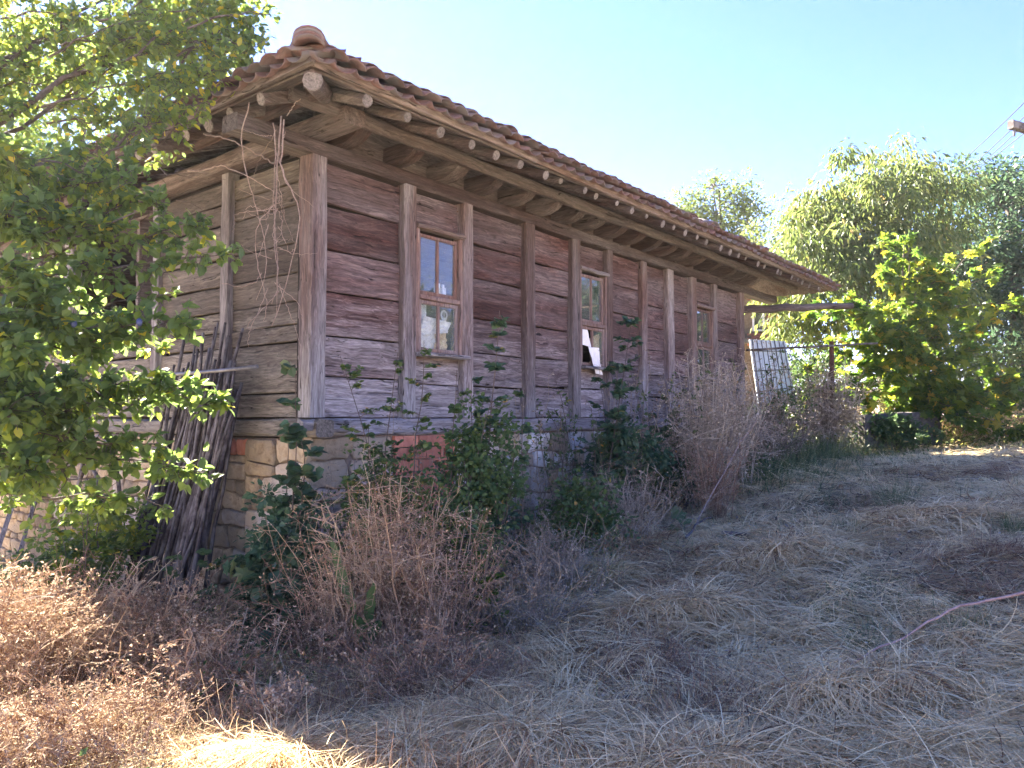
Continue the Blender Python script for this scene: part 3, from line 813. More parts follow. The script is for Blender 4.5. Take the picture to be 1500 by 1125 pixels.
def foundation():
    zb = -.35
    core = MB(); box(core, (.04, .03, zb), (9.35, .45, ZS - .16))
    FR = core.obj('front_foundation', M_mortar, HOUSE)
    core = MB(); box(core, (.03, .46, zb), (.45, 7.2, ZS - .18))
    SD = core.obj('side_foundation', M_mortar, HOUSE)
    def ground_at(t, s):
        p = HL(t, s); return float(gz(p[0], p[1])) - .05
    rest = MB(); cnt = 0
    segs = [(.0, .95, .40, .5, .13, .24), (1.79, 9.3, .13, .38, .13, .26), (.95, 1.79, .15, .35, .13, .2)]
    for q, (a, b, w0, w1, h0, h1) in enumerate(segs):
        top = ZS - .165 if q < 2 else .735
        for c, v, f3, f4 in stone_wall(a, b, top, -.1, w0, w1, h0, h1, lambda t, z: z < ground_at(t, 0)):
            white = (2.5 < c[0] < 5.4) and random.random() < .5 or (1.78 < c[0] < 2.2 and random.random() < .7)
            if cnt < 200 and c[0] < 7.0:
                m = MB(); m.add(v, f3, f4); m.obj('stone', M_stonew if white else (M_stone if random.random() < .75 else M_stoney), FR); cnt += 1
            else: rest.add(v, f3, f4)
    rest.obj('hidden_stones', M_stone, FR, kind='stuff')
    # hollow bricks filling a breach
    z = ZS - .165; r = 0
    while z > .76:
        t = .97 + (0 if r % 2 else -.10)
        while t < 1.76:
            w = .2
            a, b = max(t, .96), min(t + w, 1.77)
            if b - a > .05:
                m = MB(); g = .005; y0 = -.012 + random.uniform(-.006, .008)
                end = (b > 1.70) or (random.random() < .08)
                x0, x1, z0, z1 = a + g, b - g, z - .115 + g, z - g
                if not end: ring_timber(m, (x0, y0 + .05, (z0 + z1) / 2), (x1, y0 + .05, (z0 + z1) / 2), .10, z1 - z0, seg=2, jit=.0015, cham=.004)
                else:
                    q = (x1 - x0); wls = [(x0, x0 + q * .12), (x0 + q * .44, x0 + q * .56), (x1 - q * .12, x1)]
                    for (wa, wb) in wls: box(m, (wa, y0, z0 + .014), (wb, y0 + .1, z1 - .014))
                    box(m, (x0, y0, z0), (x1, y0 + .1, z0 + .0135)); box(m, (x0, y0, z1 - .0135), (x1, y0 + .1, z1)); box(m, (x0, y0 + .08, z0 + .0136), (x1, y0 + .1, z1 - .0136))
                m.obj('brick', M_brick, FR)
            t += w
        z -= .115; r += 1
    rest = MB(); cnt = 0
    for q, (a, b, w0, w1, h0, h1) in enumerate([(.0, .9, .35, .6, .12, .24), (.9, 7.2, .15, .42, .10, .2)]):
        for c, v, f3, f4 in stone_wall(a, b, ZS - .19, -.35, w0, w1, h0, h1, lambda t, z: z < ground_at(0, t)):
            v = np.stack([v[:, 1], -v[:, 0], v[:, 2]], -1) * [1, -1, 1]
            f3 = [tuple(reversed(f)) for f in f3]; f4 = [tuple(reversed(f)) for f in f4]
            if cnt < 150 and c[0] < 5.5:
                m = MB(); m.add(v, f3, f4); m.obj('stone', M_brick if (.8 < c[0] < 1.5 and c[1] > ZS - .30) else (M_stoney if random.random() < .8 else M_stone), SD); cnt += 1
            else: rest.add(v, f3, f4)
    rest.obj('hidden_stones', M_stoney, SD, kind='stuff')
foundation()

# ------------------------------------------------------------------ things in the windows
def to_world(m):
    """verts in house frame -> world"""
    out_ = []
    for v in m.v:
        p = K[None] + v[:, :1] * U[None] + v[:, 1:2] * V[None]
        out_.append(np.concatenate([p, v[:, 2:]], 1))
    m.v = out_; return m

def crumple(m, corners, y0, n=9, amp=.02, tint=.5):
    c = [np.array(q, float) for q in corners]     # four (t, z) corners
    g = np.linspace(0, 1, n)
    v = []
    for a in g:
        for b in g:
            p = (c[0] * (1 - b) + c[1] * b) * (1 - a) + (c[3] * (1 - b) + c[2] * b) * a
            v.append((p[0] + rng.normal(0, amp * .2), y0 + rng.normal(0, amp) * .7, ZS + p[1] + rng.normal(0, amp * .2)))
    f = [(i*n+j, i*n+j+1, (i+1)*n+j+1, (i+1)*n+j) for i in range(n-1) for j in range(n-1)]
    k = len(v)
    v2 = [(x, y + .004, z) for x, y, z in v]
    f2 = [(k+a, k+d, k+c_, k+b) for a, b, c_, d in f]
    m.add(v + v2, None, f + f2, tint)

def window_things():
    m = MB(); crumple(m, [(1.33, .80), (1.74, .86), (1.79, .97), (1.42, 1.0)], .062, 9, .008)
    crumple(m, [(1.32, .70), (1.55, .68), (1.60, .92), (1.34, .93)], .075, 7, .010)
    to_world(m).obj('lace_cloth', M_paper, label='crumpled white lace cloth behind the lower panes of the nearest window', category='cloth')
    m = MB(); crumple(m, [(1.42, .67), (1.80, .66), (1.74, .88), (1.50, .86)], .10, 11, .014)
    to_world(m).obj('straw_bundle', M_cloth, label='straw coloured bundle stuffed under the lace cloth in the nearest window', category='bundle')
    # pointed oval ornament with a face-like opening
    m = MB(); n = 20; cx, cz = 1.70, 1.035
    a = np.linspace(0, 2 * math.pi, n, endpoint=False)
    rx = .052 * np.cos(a); rz = np.where(np.sin(a) > 0, .055 * np.sin(a), .085 * np.sin(a) * (1 - .0)) ; rx = rx * np.where(np.sin(a) < 0, 1 - .55 * np.abs(np.sin(a)), 1)
    o_ = np.stack([cx + rx, np.full(n, .07), ZS + cz + rz], -1); i_ = np.stack([cx + rx * .62, np.full(n, .068), ZS + cz + rz * .62], -1)
    v = np.concatenate([o_, i_, o_ + [0, .006, 0], i_ + [0, .006, 0]])
    f = []
    for i in range(n):
        j = (i + 1) % n
        f += [(i, j, n+j, n+i), (2*n+j, 2*n+i, 3*n+i, 3*n+j), (i, 2*n+i, 2*n+j, j), (n+i, n+j, 3*n+j, 3*n+i)]
    m.add(v, None, f); box(m, (cx - .02, .069, ZS + cz - .04), (cx + .02, .075, ZS + cz - .022)); box(m, (cx - .004, .0695, ZS + cz - .06), (cx + .004, .0745, ZS + cz + .03))
    to_world(m).obj('paper_ornament', M_paper, label='small white pointed oval ornament hanging in the nearest window', category='ornament')
    for k, (tt, hh, lab) in enumerate(((1.615, .15, 'taller white carton standing on the middle rail of the nearest window'), (1.70, .115, 'shorter white carton beside the taller one in the nearest window'))):
        m = MB(); ring_timber(m, (tt, .09, ZS + 1.2), (tt, .09, ZS + 1.2 + hh), .05, .055, up=(1, 0, 0), seg=2, jit=.001, cham=.008)
        tube(m, [(tt, .09, ZS + 1.2 + hh), (tt, .09, ZS + 1.235 + hh)], [.016, .014], 8)
        to_world(m).obj('carton', M_paper, label=lab, category='carton')
    m = MB(); crumple(m, [(1.31, .70), (1.50, .72), (1.50, 1.12), (1.31, 1.12)], .125, 9, .008)
    to_world(m).obj('curtain', M_sheet, label='pale blue curtain behind the lower left pane of the nearest window', category='curtain')
    m = MB(); crumple(m, [(4.15, .92), (4.37, .90), (4.27, 1.13), (4.14, 1.15)], .02, 5, .006)
    to_world(m).obj('cardboard_sheet', M_paper, label='torn white sheet in the upper half of the broken window pane', category='sheet')
    m = MB(); crumple(m, [(4.36, .56), (4.50, .55), (4.42, .89), (4.17, .89)], -.06, 6, .008)
    to_world(m).obj('cardboard_sheet', M_paper, label='torn white sheet hanging out over the sill of the second window', category='sheet')
    m = MB(); crumple(m, [(4.40, .70), (4.62, .70), (4.62, 1.10), (4.40, 1.02)], .06, 9, .012)
    to_world(m).obj('rag', M_cloth, label='dull rag stuffed behind the lower right pane of the second window', category='rag')
window_things()

# ------------------------------------------------------------------ poles leaning on the side wall
def poles():
    n = 72
    for i in range(n):
        k = i / (n - 1)
        D_b = 6.75 + random.uniform(-.15, .25)
        pxb = 195 + 120 * random.random() ** .8 + 0
        pb = G(pxb, D_b)
        ts = .78 + 1.0 * (1 - k) + random.uniform(-.08, .08)      # where the top rests, along the side wall
        zt = random.uniform(1.75, 2.15) + (.35 if random.random() < .15 else 0)
        pt = HL(-.06 - random.uniform(0, .12), ts, zt)
        pb = HL(-.42 - random.uniform(0, .25), ts + .12 + random.uniform(-.16, .16), 0); pb[2] = float(gz(pb[0], pb[1])) - .02
        m = MB(); r = random.uniform(.013, .026)
        p = bez(pb, pt, 0, 8, .008) - pb
        tube(m, p, np.linspace(r, r * .6, 8), 6, lump=.08)
        o = m.obj('pole', M_stick, label='dark bark pole in the bundle leaning on the side wall', category='pole', group='poles leaning against the side wall', smooth=True)
        o.location = tuple(pb)
    m = MB(); a, b = W(205, 551, 6.9), W(377, 537, 6.15)
    tube(m, bez(a, b, -.01, 5) , .016, 8)
    m.obj('metal_pipe', M_metal, label='dark metal pipe lying level across the bundle of poles', category='pipe', smooth=True)
    # bent hoops
    for k, (c, w, h, lab) in enumerate(((HL(-.12, 3.55, .55), .52, .85, 'large dark hoop leaning on the yellow stone base'), (HL(-.2, 3.6, .45), .34, .62, 'smaller dark hoop inside the large hoop by the stone base'))):
        m = MB(); a = np.linspace(-.15, math.pi + .15, 18)
        pts = np.stack([c[0] + V[0] * np.cos(a) * w, c[1] + V[1] * np.cos(a) * w, c[2] + h * np.sin(a)], -1)
        tube(m, pts, .022, 6); m.obj('hoop', M_stick, label=lab, category='hoop', smooth=True)
    # broad dark boards leaning at the far left
    labs = ['widest dark board leaning on the side wall at the far left', 'dark board leaning beside the widest one', 'narrow grey board leaning left of the hoops', 'short dark board propped low at the far left', 'split grey board leaning behind the others at the far left']
    for k in range(5):
        s = 4.5 + k * .42
        p0 = HL(-.75 - .1 * k, s - .35, 0); p0[2] = float(gz(p0[0], p0[1])); p1 = HL(-.06, s + .45, 1.35 + .15 * (k % 3))
        m = MB(); ring_timber(m, p0, p1, .26 - .04 * (k % 3), .04, up=(U[0], U[1], .4), seg=5, jit=.006)
        m.obj('leaning_board', M_grey, label=labs[k], category='board')
poles()

# ------------------------------------------------------------------ dead vine hanging from the eave
def vine():
    root = empty('dead_vine', W(408, 165, 5.6), label='bare dead vine hanging from the corner eave', category='vine')
    o = np.array(root.location)
    def strand(pts, r0, r1):
        n = len(pts); k = np.linspace(0, 1, 22); kk = np.linspace(0, 1, n)
        P_ = np.array([W(*q) for q in pts]); P_ = np.stack([np.interp(k, kk, P_[:, c]) for c in range(3)], -1)
        for _ in range(3): P_[1:-1] = (P_[:-2] + 2 * P_[1:-1] + P_[2:]) / 4
        P_[1:-1] += rng.normal(0, .004, (20, 3))
        m = MB(); tube(m, P_ - o, np.linspace(r0, r1, 22), 5); m.obj('stem', M_vine, root, smooth=True)
    D = 5.62
    strand([(412,170,D),(406,240,D),(404,300,D),(402,360,D),(408,420,D),(398,445,D)], .007, .003)
    strand([(416,175,D),(410,230,D),(414,260,D),(432,285,D),(442,320,D),(434,360,D),(420,420,D+.1),(398,478,D)], .006, .003)
    strand([(400,180,D),(404,230,D),(400,300,D),(404,350,D),(408,400,D),(405,460,D)], .005, .002)
    strand([(298,196,D),(340,205,D),(370,222,D),(402,240,D)], .006, .004)
    strand([(275,251,D),(300,250,D),(320,240,D),(345,250,D),(380,268,D),(400,280,D)], .005, .003)
    strand([(365,150,D),(353,190,D),(355,230,D),(367,280,D),(375,305,D),(388,345,D),(392,400,D),(375,440,D)], .005, .002)
    strand([(420,170,D),(434,150,D),(440,145,D)], .004, .002)
    strand([(383,400,D),(374,415,D),(350,420,D),(325,415,D)], .0035, .002)
    strand([(402,300,D),(380,320,D),(372,360,D),(380,400,D),(392,440,D),(386,470,D)], .0035, .0015)
    for _ in range(26):
        a = (404 + random.gauss(0, 6), random.uniform(175, 430)); b = (a[0] + random.gauss(0, 28), a[1] + random.uniform(-20, 70)); c = (b[0] + random.gauss(0, 16), b[1] + random.uniform(-20, 40))
        strand([(a[0], a[1], D), (b[0], b[1], D + random.uniform(-.15, .1)), (c[0], c[1], D + random.uniform(-.1, .1))], .0028, .001)
vine()

# ------------------------------------------------------------------ foliage generators
def spray(mbw, P0, P1, nleaf, L, sag=-.05, tw=.22, rad=.008, store=None, up=.1, cluster=5):
    """a leafy branch from P0 to P1; leaves gathered on short twigs. returns leaf arrays"""
    P0 = np.array(P0, float); P1 = np.array(P1, float)
    ln = np.linalg.norm(P1 - P0)
    k = 8; path = bez(P0, P1, sag, k, ln * .02)
    tube(mbw, path, np.linspace(rad, rad * .25, k), 5)
    nt = max(2, nleaf // cluster)
    u = rng.random(nt) ** .8
    idx = u * (k - 1); i0 = np.clip(idx.astype(int), 0, k - 2); fr = (idx - i0)[:, None]
    B = path[i0] * (1 - fr) + path[i0 + 1] * fr
    dr = nrm(P1 - P0)
    TD = nrm(rdir(nt) + dr * .7 + np.array([0, 0, -.15]))
    TL = tw * rng.uniform(.3, 1, nt) * (1 - .5 * u)
    E_ = B + TD * TL[:, None]
    for a, b in zip(B, E_):
        tube(mbw, np.array([a, (a + b) / 2 + rng.normal(0, .01, 3), b]), [rad * .3, rad * .22, rad * .12], 3, cap=False)
    q = rng.integers(0, nt, nleaf); w = rng.uniform(.25, 1.05, nleaf)[:, None]
    P_ = B[q] * (1 - w) + E_[q] * w + rng.normal(0, .008, (nleaf, 3))
    D_ = nrm(TD[q] * .6 + rdir(nleaf) + np.array([0, 0, -.25]))
    N_ = nrm(rdir(nleaf) * .8 + np.array([0, 0, 1.0]))
    store.append((P_, D_, N_, L * rng.uniform(.65, 1.2, nleaf)))

def cat(store): return [np.concatenate(x) for x in zip(*store)]

def crown(center, radii, n, L, T=T_DIA, sub=40, subr=.18, droop=0.0, tb=(.2, .8), mb=None, wid=1.0, hollow=.55):
    """hierarchical crown: sub-clumps near the shell of an ellipsoid, leaves round each"""
    c = np.array(center, float); r = np.array(radii, float)
    d = rdir(sub); rad = rng.uniform(hollow, 1.0, sub)[:, None]
    sc = c + d * rad * r * (1 + .12 * rng.normal(0, 1, (sub, 1)))
    q = rng.integers(0, sub, n)
    sz = subr * r.mean() * rng.uniform(.6, 1.4, sub)
    off = rng.normal(0, 1, (n, 3)) * sz[q][:, None] * np.array([1, 1, .7]) * .6
    P_ = sc[q] + off
    D_ = nrm(nrm(off) + rdir(n) * .6 + np.array([0, 0, -droop]))
    N_ = nrm(rdir(n) * .9 + np.array([0, 0, .9]))
    ct = rng.random(sub)
    t = np.clip(tb[0] + (tb[1] - tb[0]) * (.45 * ct[q] + .55 * rng.random(n)) + np.where(rng.random(n) < .03, .3, 0), 0, 1)
    leaves(mb, P_, D_, N_, L * rng.uniform(.7, 1.25, n), T, wid, t)
    return sc

def tree(name, label, base, clumps, n, L, mat, T=T_DIA, trunk_r=.15, droop=0., tb=(.1, .8), sub=45, subr=.2, wid=1.0, group=None, hollow=.5):
    base = np.array(base, float)
    root = empty(name, base, label=label, category='tree', group=group)
    wood_ = MB(); fol = MB()
    top = max(c[0][2] for c in clumps)
    cx = np.mean([c[0] for c in clumps], axis=0)
    mid = np.array([base[0] * .6 + cx[0] * .4, base[1] * .6 + cx[1] * .4, base[2] + (top - base[2]) * .45])
    tip = np.array([cx[0], cx[1], top])
    tp = np.array([base, base + (mid - base) * .5 + rng.normal(0, .05, 3), mid, (mid + tip) / 2 + rng.normal(0, .15, 3), tip])
    tr = MB(); tube(tr, tp - base, [trunk_r, trunk_r * .85, trunk_r * .7, trunk_r * .45, trunk_r * .15], 8, lump=.06)
    tr.obj('trunk', M_bark, root, smooth=True)
    tot = sum(c[1][0] * c[1][1] * c[1][2] for c in clumps) ** 1.0
    for (c, r, *f) in clumps:
        c = np.array(c, float)
        ww = r[0] * r[1] * r[2] / tot
        a = tp[1] + (tp[3] - tp[1]) * random.uniform(.2, 1)
        tube(wood_, bez(a, c, .2, 6, .08) - base, np.linspace(trunk_r * .4, trunk_r * .1, 6), 5)
        sc = crown(c - base, r, int(n * ww), L, T, sub, subr, droop, tb, fol, wid, hollow)
        for e in sc[:: max(1, len(sc) // 14)]:
            tube(wood_, bez(c - base, e, .1, 4, .05), np.linspace(trunk_r * .12, .008, 4), 4, cap=False)
    wood_.obj('limbs', M_bark, root, smooth=True)
    fol.obj('crown', mat, root)
    return root

# ------------------------------------------------------------------ plum tree hanging in from the left
def plum():
    base = np.array([-4.6, 4.6, 0.0]); base[2] = float(gz(base[0], base[1]))
    root = empty('plum_tree', base, label='plum tree reaching in from the left in front of the house', category='tree')
    tr = MB()
    tube(tr, np.array([(0, 0, -.1), (.05, .02, .6), (.0, .1, 1.3), (.15, .2, 2.2), (.3, .4, 3.2), (.4, .7, 4.4)]), [.13, .11, .10, .08, .06, .03], 10, lump=.05)
    tr.obj('trunk', M_bark, root, smooth=True)
    wd = MB(); st_lo, st_hi = [], []
    F0 = lambda z: base + np.array([.08, .1, z])
    def hub(z): return F0(z)
    lows = [ # target px,py,D, leaves, start height
        (345, 372, 4.3, 240, 2.2), (300, 330, 4.4, 260, 2.3), (240, 300, 4.6, 260, 2.4), (215, 215, 4.8, 150, 2.6), (180, 260, 4.5, 220, 2.5),
        (285, 480, 4.1, 280, 1.7), (215, 470, 4.1, 300, 1.8), (255, 430, 4.3, 180, 1.9), (325, 588, 4.0, 240, 1.6), (255, 560, 4.0, 330, 1.6),
        (285, 690, 3.9, 200, 1.5), (230, 650, 3.9, 280, 1.5), (245, 745, 3.9, 130, 1.4), (160, 600, 3.9, 300, 1.5), (120, 560, 3.8, 300, 1.6),
        (60, 430, 3.9, 300, 2.0), (90, 480, 3.9, 300, 1.9), (40, 520, 3.7, 280, 1.7), (120, 640, 3.8, 210, 1.4), (60, 700, 3.7, 240, 1.3), (150, 700, 3.8, 110, 1.3),
        (40, 340, 4.1, 260, 2.2), (100, 330, 4.3, 200, 2.3), (150, 390, 4.2, 150, 2.1), (30, 250, 4.4, 220, 2.4), (20, 620, 3.6, 200, 1.5), (60, 600, 3.7, 200, 1.5)]
    for (px, py, D, n, h) in lows:
        P1 = W(px, py, D); P0 = hub(h + random.uniform(-.1, .1)) if px > 100 else W(px - 190, py - 40, D + .1)
        mid = (np.array(P0) * .45 + P1 * .55) + np.array([0, 0, .10])
        tube(wd, bez(P0, mid, .05, 6, .02) - base, np.linspace(.02, .011, 6), 6)
        spray(wd2 := MB(), mid - base, P1 - base, int(n * 1.25), .068, sag=.04, tw=.24, rad=.010, store=st_lo)
        wd.v += wd2.v; wd.f3 += [f + wd.n for f in wd2.f3]; wd.f4 += [f + wd.n for f in wd2.f4]; wd.t += wd2.t; wd.n += wd2.n
    for _ in range(34):
        px = random.uniform(-30, 235); py = random.uniform(210, 640); D = random.uniform(4.2, 5.0)
        if px > 120 and 380 < py < 450: continue
        P1 = W(px, py, D); P0 = W(px - random.uniform(60, 160), py - random.uniform(-30, 60), D + random.uniform(-.2, .2))
        spray(wd2 := MB(), P0 - base, P1 - base, 120, .062, sag=.03, tw=.26, rad=.007, store=st_hi)
        wd.v += wd2.v; wd.f3 += [f + wd.n for f in wd2.f3]; wd.f4 += [f + wd.n for f in wd2.f4]; wd.t += wd2.t; wd.n += wd2.n
    highs = []
    for _ in range(58):
        px = random.uniform(-60, 395); lim = 235 - 0.42 * max(0, px - 40)
        py = random.uniform(-60, max(20, lim)); highs.append((px, py, random.uniform(5.2, 6.6), 190))
    highs += [(300, 150, 5.3, 150), (255, 165, 5.2, 190), (215, 190, 5.2, 200), (330, 105, 5.4, 150), (150, 215, 5.1, 220), (275, 120, 5.3, 170)]
    highs += [(402, 22, 5.6, 60), (385, 60, 5.6, 110), (355, 70, 5.7, 160), (375, 10, 5.7, 200), (330, 120, 5.7, 120), (340, 20, 5.6, 220)]
    for (px, py, D, n) in highs:
        P1 = W(px, py, D); P0 = W(px - random.uniform(90, 220), py + random.uniform(-10, 120), D + random.uniform(-.3, .3))
        spray(wd2 := MB(), P0 - base, P1 - base, int(n * 1.15), .056, sag=.05, tw=.30, rad=.009, store=st_hi)
        wd.v += wd2.v; wd.f3 += [f + wd.n for f in wd2.f3]; wd.f4 += [f + wd.n for f in wd2.f4]; wd.t += wd2.t; wd.n += wd2.n
    # main limbs
    for (px, py, D, h, r) in ((300, 40, 6.0, 2.8, .035), (150, 0, 6.0, 3.0, .045), (250, 190, 5.6, 2.4, .03), (60, -60, 5.6, 3.0, .05), (200, 90, 6.0, 2.6, .03), (120, 345, 4.3, 2.2, .022), (200, 310, 4.3, 2.2, .018)):
        tube(wd, bez(hub(h), W(px, py, D), .15, 9, .04) - base, np.linspace(r, r * .25, 9), 7)
    # bare dead twigs below the eave
    for _ in range(40):
        a = W(random.uniform(60, 260), random.uniform(250, 430), random.uniform(4.3, 4.7)) ; b = a + rng.normal(0, 1, 3) * np.array([.16, .06, .09])
        tube(wd, bez(a, b, .02, 4, .01) - base, [.0035, .003, .002, .001], 3, cap=False)
    wd.obj('branches', M_bark, root, smooth=True)
    P_, D_, N_, L_ = cat(st_lo)
    n = len(P_)
    tint = np.clip(rng.normal(.42, .2, n) + np.where(rng.random(n) < .03, .4, 0), 0, 1)
    di = np.linalg.norm(P_ + base - np.array([0, 0, EYE]), axis=1) / L_
    vis = (P_[:, 0] + base[0]) / (P_[:, 1] + base[1]) > -.66
    order = np.argsort(np.where(vis, di, di + 1e3))
    a, b = order[:300], order[300:]
    leaf_parts(root, np.zeros(3), P_[a], D_[a], N_[a], L_[a], T_OVAL, M_leaf_plum, 1.0, tint[a])
    m = MB(); leaves(m, P_[b], D_[b], N_[b], L_[b], T_OVAL, 1.0, tint[b])
    P_, D_, N_, L_ = cat(st_hi); n = len(P_)
    tint = np.clip(rng.normal(.5, .2, n) + np.where(rng.random(n) < .1, .35, 0), 0, 1)
    leaves(m, P_, D_, N_, L_, T_OVAL, 1.0, tint)
    m.obj('foliage', M_leaf_plum, root, kind='stuff')
    for (px, py, D) in ((204, 472, 3.95), (108, 474, 3.9)):
        m = MB(); a = np.linspace(0, math.pi, 7)
        p = W(px, py, D) - base
        tube(m, np.stack([np.full(7, p[0]), np.full(7, p[1]), p[2] + .021 * np.cos(a)], -1), .016 * np.sin(a) + .0003, 8); m.obj('plum', M_plum, root, smooth=True)
plum()

# ------------------------------------------------------------------ background trees
def bgtrees():
    tree('pale_leaved_tree', 'tall pale green tree with drooping leaves just beyond the end of the roof', G(1300, 20),
         [(W(1250, 330, 20), (1.9, 1.8, 1.9)), (W(1200, 420, 19), (1.5, 1.5, 1.6)), (W(1330, 300, 21), (1.9, 1.8, 1.6)), (W(1300, 410, 20), (2.2, 1.8, 2.0)), (W(1210, 310, 20), (.9, .9, .7)), (W(1180, 500, 19), (.9, .9, 1.2))],
         26000, .19, M_leaf_light, T_NAR, .17, droop=1.3, sub=90, subr=.2, wid=1.7)
    tree('dark_tree', 'broad dark green tree filling the right edge behind the maple', G(1500, 25),
         [(W(1470, 340, 25), (2.6, 2.2, 2.1)), (W(1440, 270, 26), (1.6, 1.6, 1.0)), (W(1400, 420, 24), (2.2, 2.0, 2.2)), (W(1530, 450, 24), (2.6, 2.2, 2.6)), (W(1560, 300, 26), (2.4, 2.0, 1.8)), (W(1480, 540, 22), (2.0, 1.6, 1.4))],
         42000, .17, M_leaf_dark, T_DIA, .25, sub=110, subr=.17)
    tree('round_tree', 'round airy tree showing above the middle of the roof', G(1050, 31),
         [(W(1050, 315, 31), (1.9, 1.6, 1.5)), (W(1020, 330, 31), (1.2, 1.2, 1.2)), (W(1095, 330, 31), (1.2, 1.2, 1.2)), (W(1060, 400, 31), (2.2, 1.6, 1.6)), (W(1045, 275, 31), (.8, .8, .5))],
         9000, .17, M_leaf_light, T_DIA, .2, sub=55, subr=.2, tb=(0, .6))
    tree('leafy_tree', 'soft green tree filling the gap behind the roof end', G(1140, 27), [(W(1140, 400, 27), (2.0, 1.6, 1.8)), (W(1190, 360, 27), (1.5, 1.4, 1.5)), (W(1110, 460, 26), (1.5, 1.4, 1.4))], 12000, .17, M_leaf_light, T_DIA, .2, sub=60, subr=.2, tb=(0, .7))
    tree('sunlit_tree', 'sunlit yellow green tree behind the plum branches at far left', G(-60, 14),
         [(W(-20, 330, 13.5), (1.6, 1.5, 1.6)), (W(60, 260, 14), (1.0, 1.0, 1.0)), (W(-60, 200, 14), (1.5, 1.4, 1.5)), (W(60, 400, 14), (.8, .8, .8))],
         14000, .10, M_leaf_yel, T_DIA, .14, sub=70, subr=.22)
    tree('sunlit_tree', 'bright tree whose crown shows above the left eave through the plum leaves', G(150, 17),
         [(W(120, 150, 17), (2.0, 1.5, 1.6)), (W(220, 110, 18), (1.3, 1.2, 1.2)), (W(20, 120, 17), (1.8, 1.4, 1.6))], 9000, .11, M_leaf_yel, T_DIA, .15, sub=60, subr=.22)
    # trees behind the camera: seen only as reflections in the panes
    for k, (x, y, h, lab) in enumerate(((13.0, 8.6, 6.0, 'dark orchard tree mirrored in the nearest window'), (14.0, 13.6, 8.5, 'taller orchard tree mirrored in the second window'))):
        b = np.array([x, y, float(gz(x, y))])
        tree('orchard_tree', lab, b, [((x, y, h * .62), (2.0, 2.0, 1.9)), ((x + 1, y - 1, h * .8), (1.5, 1.5, 1.3)), ((x - 1.2, y + .6, h * .5), (1.4, 1.4, 1.2)), ((x, y, h * .35), (2.4, 2.4, 1.6))], 15000, .18, M_leaf_dark, T_DIA, .16, sub=60, subr=.2)
bgtrees()

def maple():
    base = G(1335, 15.6); base[2] -= .05
    root = empty('maple_sapling', base, label='young maple with large sunlit yellow green leaves right of the house', category='tree')
    m = MB(); tube(m, np.array([base, W(1334, 560, 15.6), W(1330, 480, 15.6), W(1322, 400, 15.6), W(1325, 350, 15.6)]) - base, [.045, .04, .032, .02, .008], 7); m.obj('trunk', M_bark, root, smooth=True)
    m = MB(); tube(m, np.array([G(1345, 15.9) , W(1352, 560, 15.9), W(1352, 450, 15.9), W(1370, 400, 15.9)]) - base, [.03, .028, .02, .006], 6); m.obj('stem', M_bark, root, smooth=True)
    wd = MB(); st = []
    for (px, py, D, n, j) in ((1240, 430, 15.2, 70, 1), (1210, 500, 15, 80, 1), (1180, 540, 14.8, 60, 1), (1225, 560, 14.8, 70, 1), (1290, 400, 15.4, 90, 2), (1330, 350, 15.6, 60, 2), (1300, 345, 15.5, 50, 2), (1380, 400, 15.6, 90, 2), (1410, 440, 15.4, 100, 2),
                              (1290, 470, 15, 130, 1), (1340, 440, 15, 130, 1), (1380, 490, 15, 130, 1), (1260, 500, 14.9, 120, 1), (1300, 540, 14.8, 120, 0), (1250, 580, 14.6, 90, 0), (1380, 550, 14.9, 120, 0), (1430, 520, 15, 110, 1),
                              (1450, 470, 15.4, 100, 1), (1420, 580, 14.7, 120, 0), (1470, 600, 14.6, 130, 0), (1480, 550, 14.9, 120, 0), (1520, 580, 14.8, 120, 0), (1330, 500, 14.9, 110, 1), (1350, 390, 15.4, 90, 2), (1200, 460, 15.4, 60, 2), (1460, 400, 16.2, 60, 2), (1440, 360, 16.2, 50, 2), (1500, 450, 15.8, 90, 2), (1180, 590, 14.4, 60, 0), (1160, 470, 15.2, 40, 2), (1440, 625, 14.2, 90, 0), (1400, 610, 14.2, 80, 0), (1495, 630, 14.0, 80, 0)):
        z = (.9, 1.7, 2.6)[j]
        spray(wd, np.array([0, 0, z + random.uniform(-.2, .2)]), W(px, py, D) - base, int(n * 1.45), .185, sag=.15, tw=.62, rad=.016, store=st, cluster=6)
    wd.obj('branches', M_bark, root, smooth=True)
    P_, D_, N_, L_ = cat(st); n = len(P_)
    zz = P_[:, 2]; lf = -P_[:, 0]
    tint = np.clip(.50 + rng.normal(0, .24, n) + np.where(rng.random(n) < .08, .35, 0), 0, 1)
    vis = (P_[:, 0] + base[0]) / (P_[:, 1] + base[1]) < .66
    order = np.argsort(np.where(vis, P_[:, 1] - L_ * 10, 99)); a, b = order[:300], order[300:]
    leaf_parts(root, np.zeros(3), P_[a], D_[a], N_[a], L_[a], T_MAPLE, M_leaf_yel, 1.0, tint[a])
    m = MB(); leaves(m, P_[b], D_[b], N_[b], L_[b], T_MAPLE, 1.0, tint[b]); m.obj('foliage', M_leaf_yel, root, kind='stuff')
maple()

